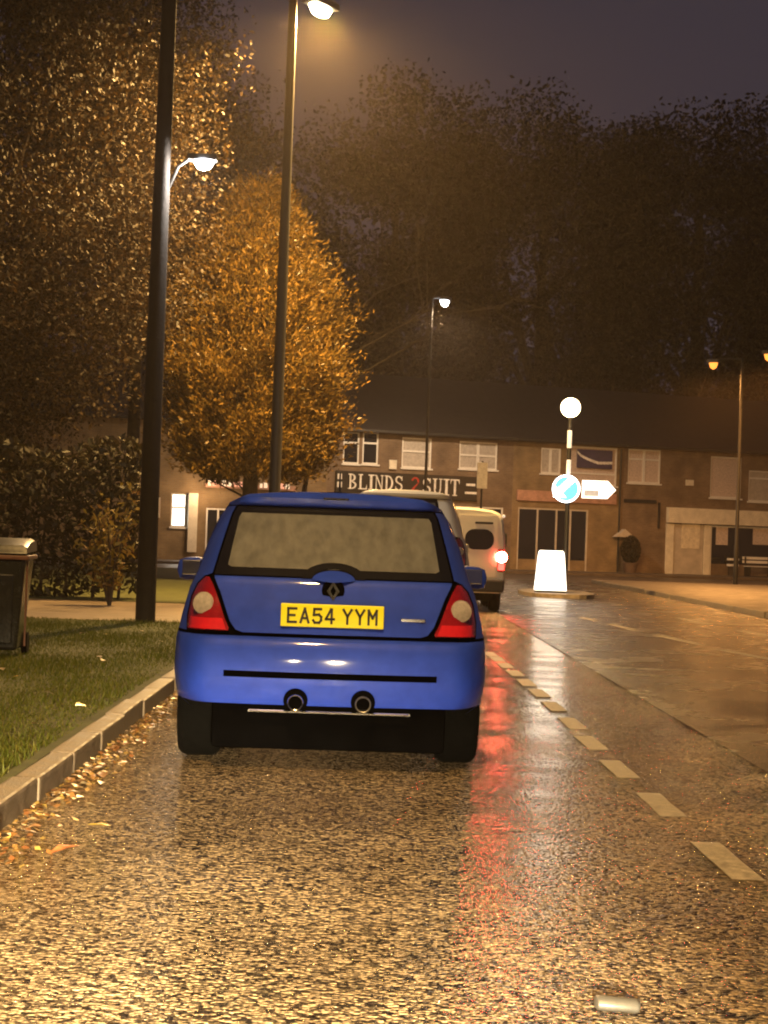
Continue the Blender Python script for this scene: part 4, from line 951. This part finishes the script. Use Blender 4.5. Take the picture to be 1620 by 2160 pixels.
MB().cbox(-.315, .315, -.09, .57, .845, .885, .012).build('rim', 'bin_strip', wbn)
m = MB(); V = []
for y, z in ((-.11, .90), (-.09, .95), (.1, .99), (.4, 1.01), (.55, .99), (.60, .92)): V += [(-.30, y, z), (-.26, y, z + .02), (.26, y, z + .02), (.30, y, z)]
Fs = [(j * 4 + i, j * 4 + i + 1, j * 4 + 5 + i, j * 4 + 4 + i) for j in range(5) for i in range(3)] + [(0, 1, 2, 3), (20, 21, 22, 23), tuple(j * 4 for j in range(6)), tuple(j * 4 + 3 for j in range(6)), (0, 3, 23, 20)]
m.add(V, Fs).build('lid', 'bin_lid', wbn, True)
MB().tube([(-.22, .6, .93), (-.22, .66, .95), (.22, .66, .95), (.22, .6, .93)], .016, 8).build('handle', 'bin_lid', wbn)
for sx in (-.24, .24): MB().lathe([(.03, -.025), (.098, -.025), (.1, 0), (.098, .025), (.03, .025)], (sx, .48, .098), 18, 'x').build('wheel', 'tyre', wbn, True)
MB().cbox(.285, .30, .0, .03, .1, .84, .004).build('corner_rib', 'bin_strip', wbn)
lc = gnd(1300, 2142); cn = empty('can_shape', (lc.x, lc.y, .03), R(4)); tag(cn, 'pale crushed can shape made up for a strip on the road', 'can')  # can shape made up for an unidentified pale strip
m = MB().lathe([(.022, -.058), (.028, -.055), (.031, -.048), (.030, .0), (.031, .048), (.028, .055), (.022, .058)], n=18, axis='x'); m.v = [(x, y * 1.1, z * .6 + .004 * math.sin(x * 90)) for x, y, z in m.v]; m.build('can_body', 'can', cn, True)
MB().lathe([(.02, .0586), (.02, .0596)], n=14, axis='x').build('can_end', 'chrome', cn)

# ------------------------------------------------------------------ dipped headlamps of the car the photograph was taken from
for sx in (-.98, .20):
    hl = lamp('headlamp', (sx, .55, .74), P_HEAD, C_HEAD, .06, 'SPOT'); hl.data.spot_size = R(31); hl.data.spot_blend = .9
    hl.rotation_euler = (R(90 - 14.6), 0, R(2.0))

# ------------------------------------------------------------------ haze added for glow round the lamps
if HAZE_DENSITY > 0:
    hz = MB().box(-80, 80, -10, 135, -1.1, 40).build('haze', None); struct(hz, 'thin haze added for a glow round the lamps', 'stuff')
    hm = bpy.data.materials.new('haze'); hm.use_nodes = True; t = hm.node_tree; t.nodes.clear()
    o = t.nodes.new('ShaderNodeOutputMaterial'); pv = t.nodes.new('ShaderNodeVolumePrincipled')
    pv.inputs['Color'].default_value = (.95, .80, .68, 1); pv.inputs['Density'].default_value = HAZE_DENSITY; pv.inputs['Anisotropy'].default_value = .55
    hm.cycles.homogeneous_volume = True; t.links.new(pv.outputs[0], o.inputs['Volume']); hz.data.materials.append(hm)
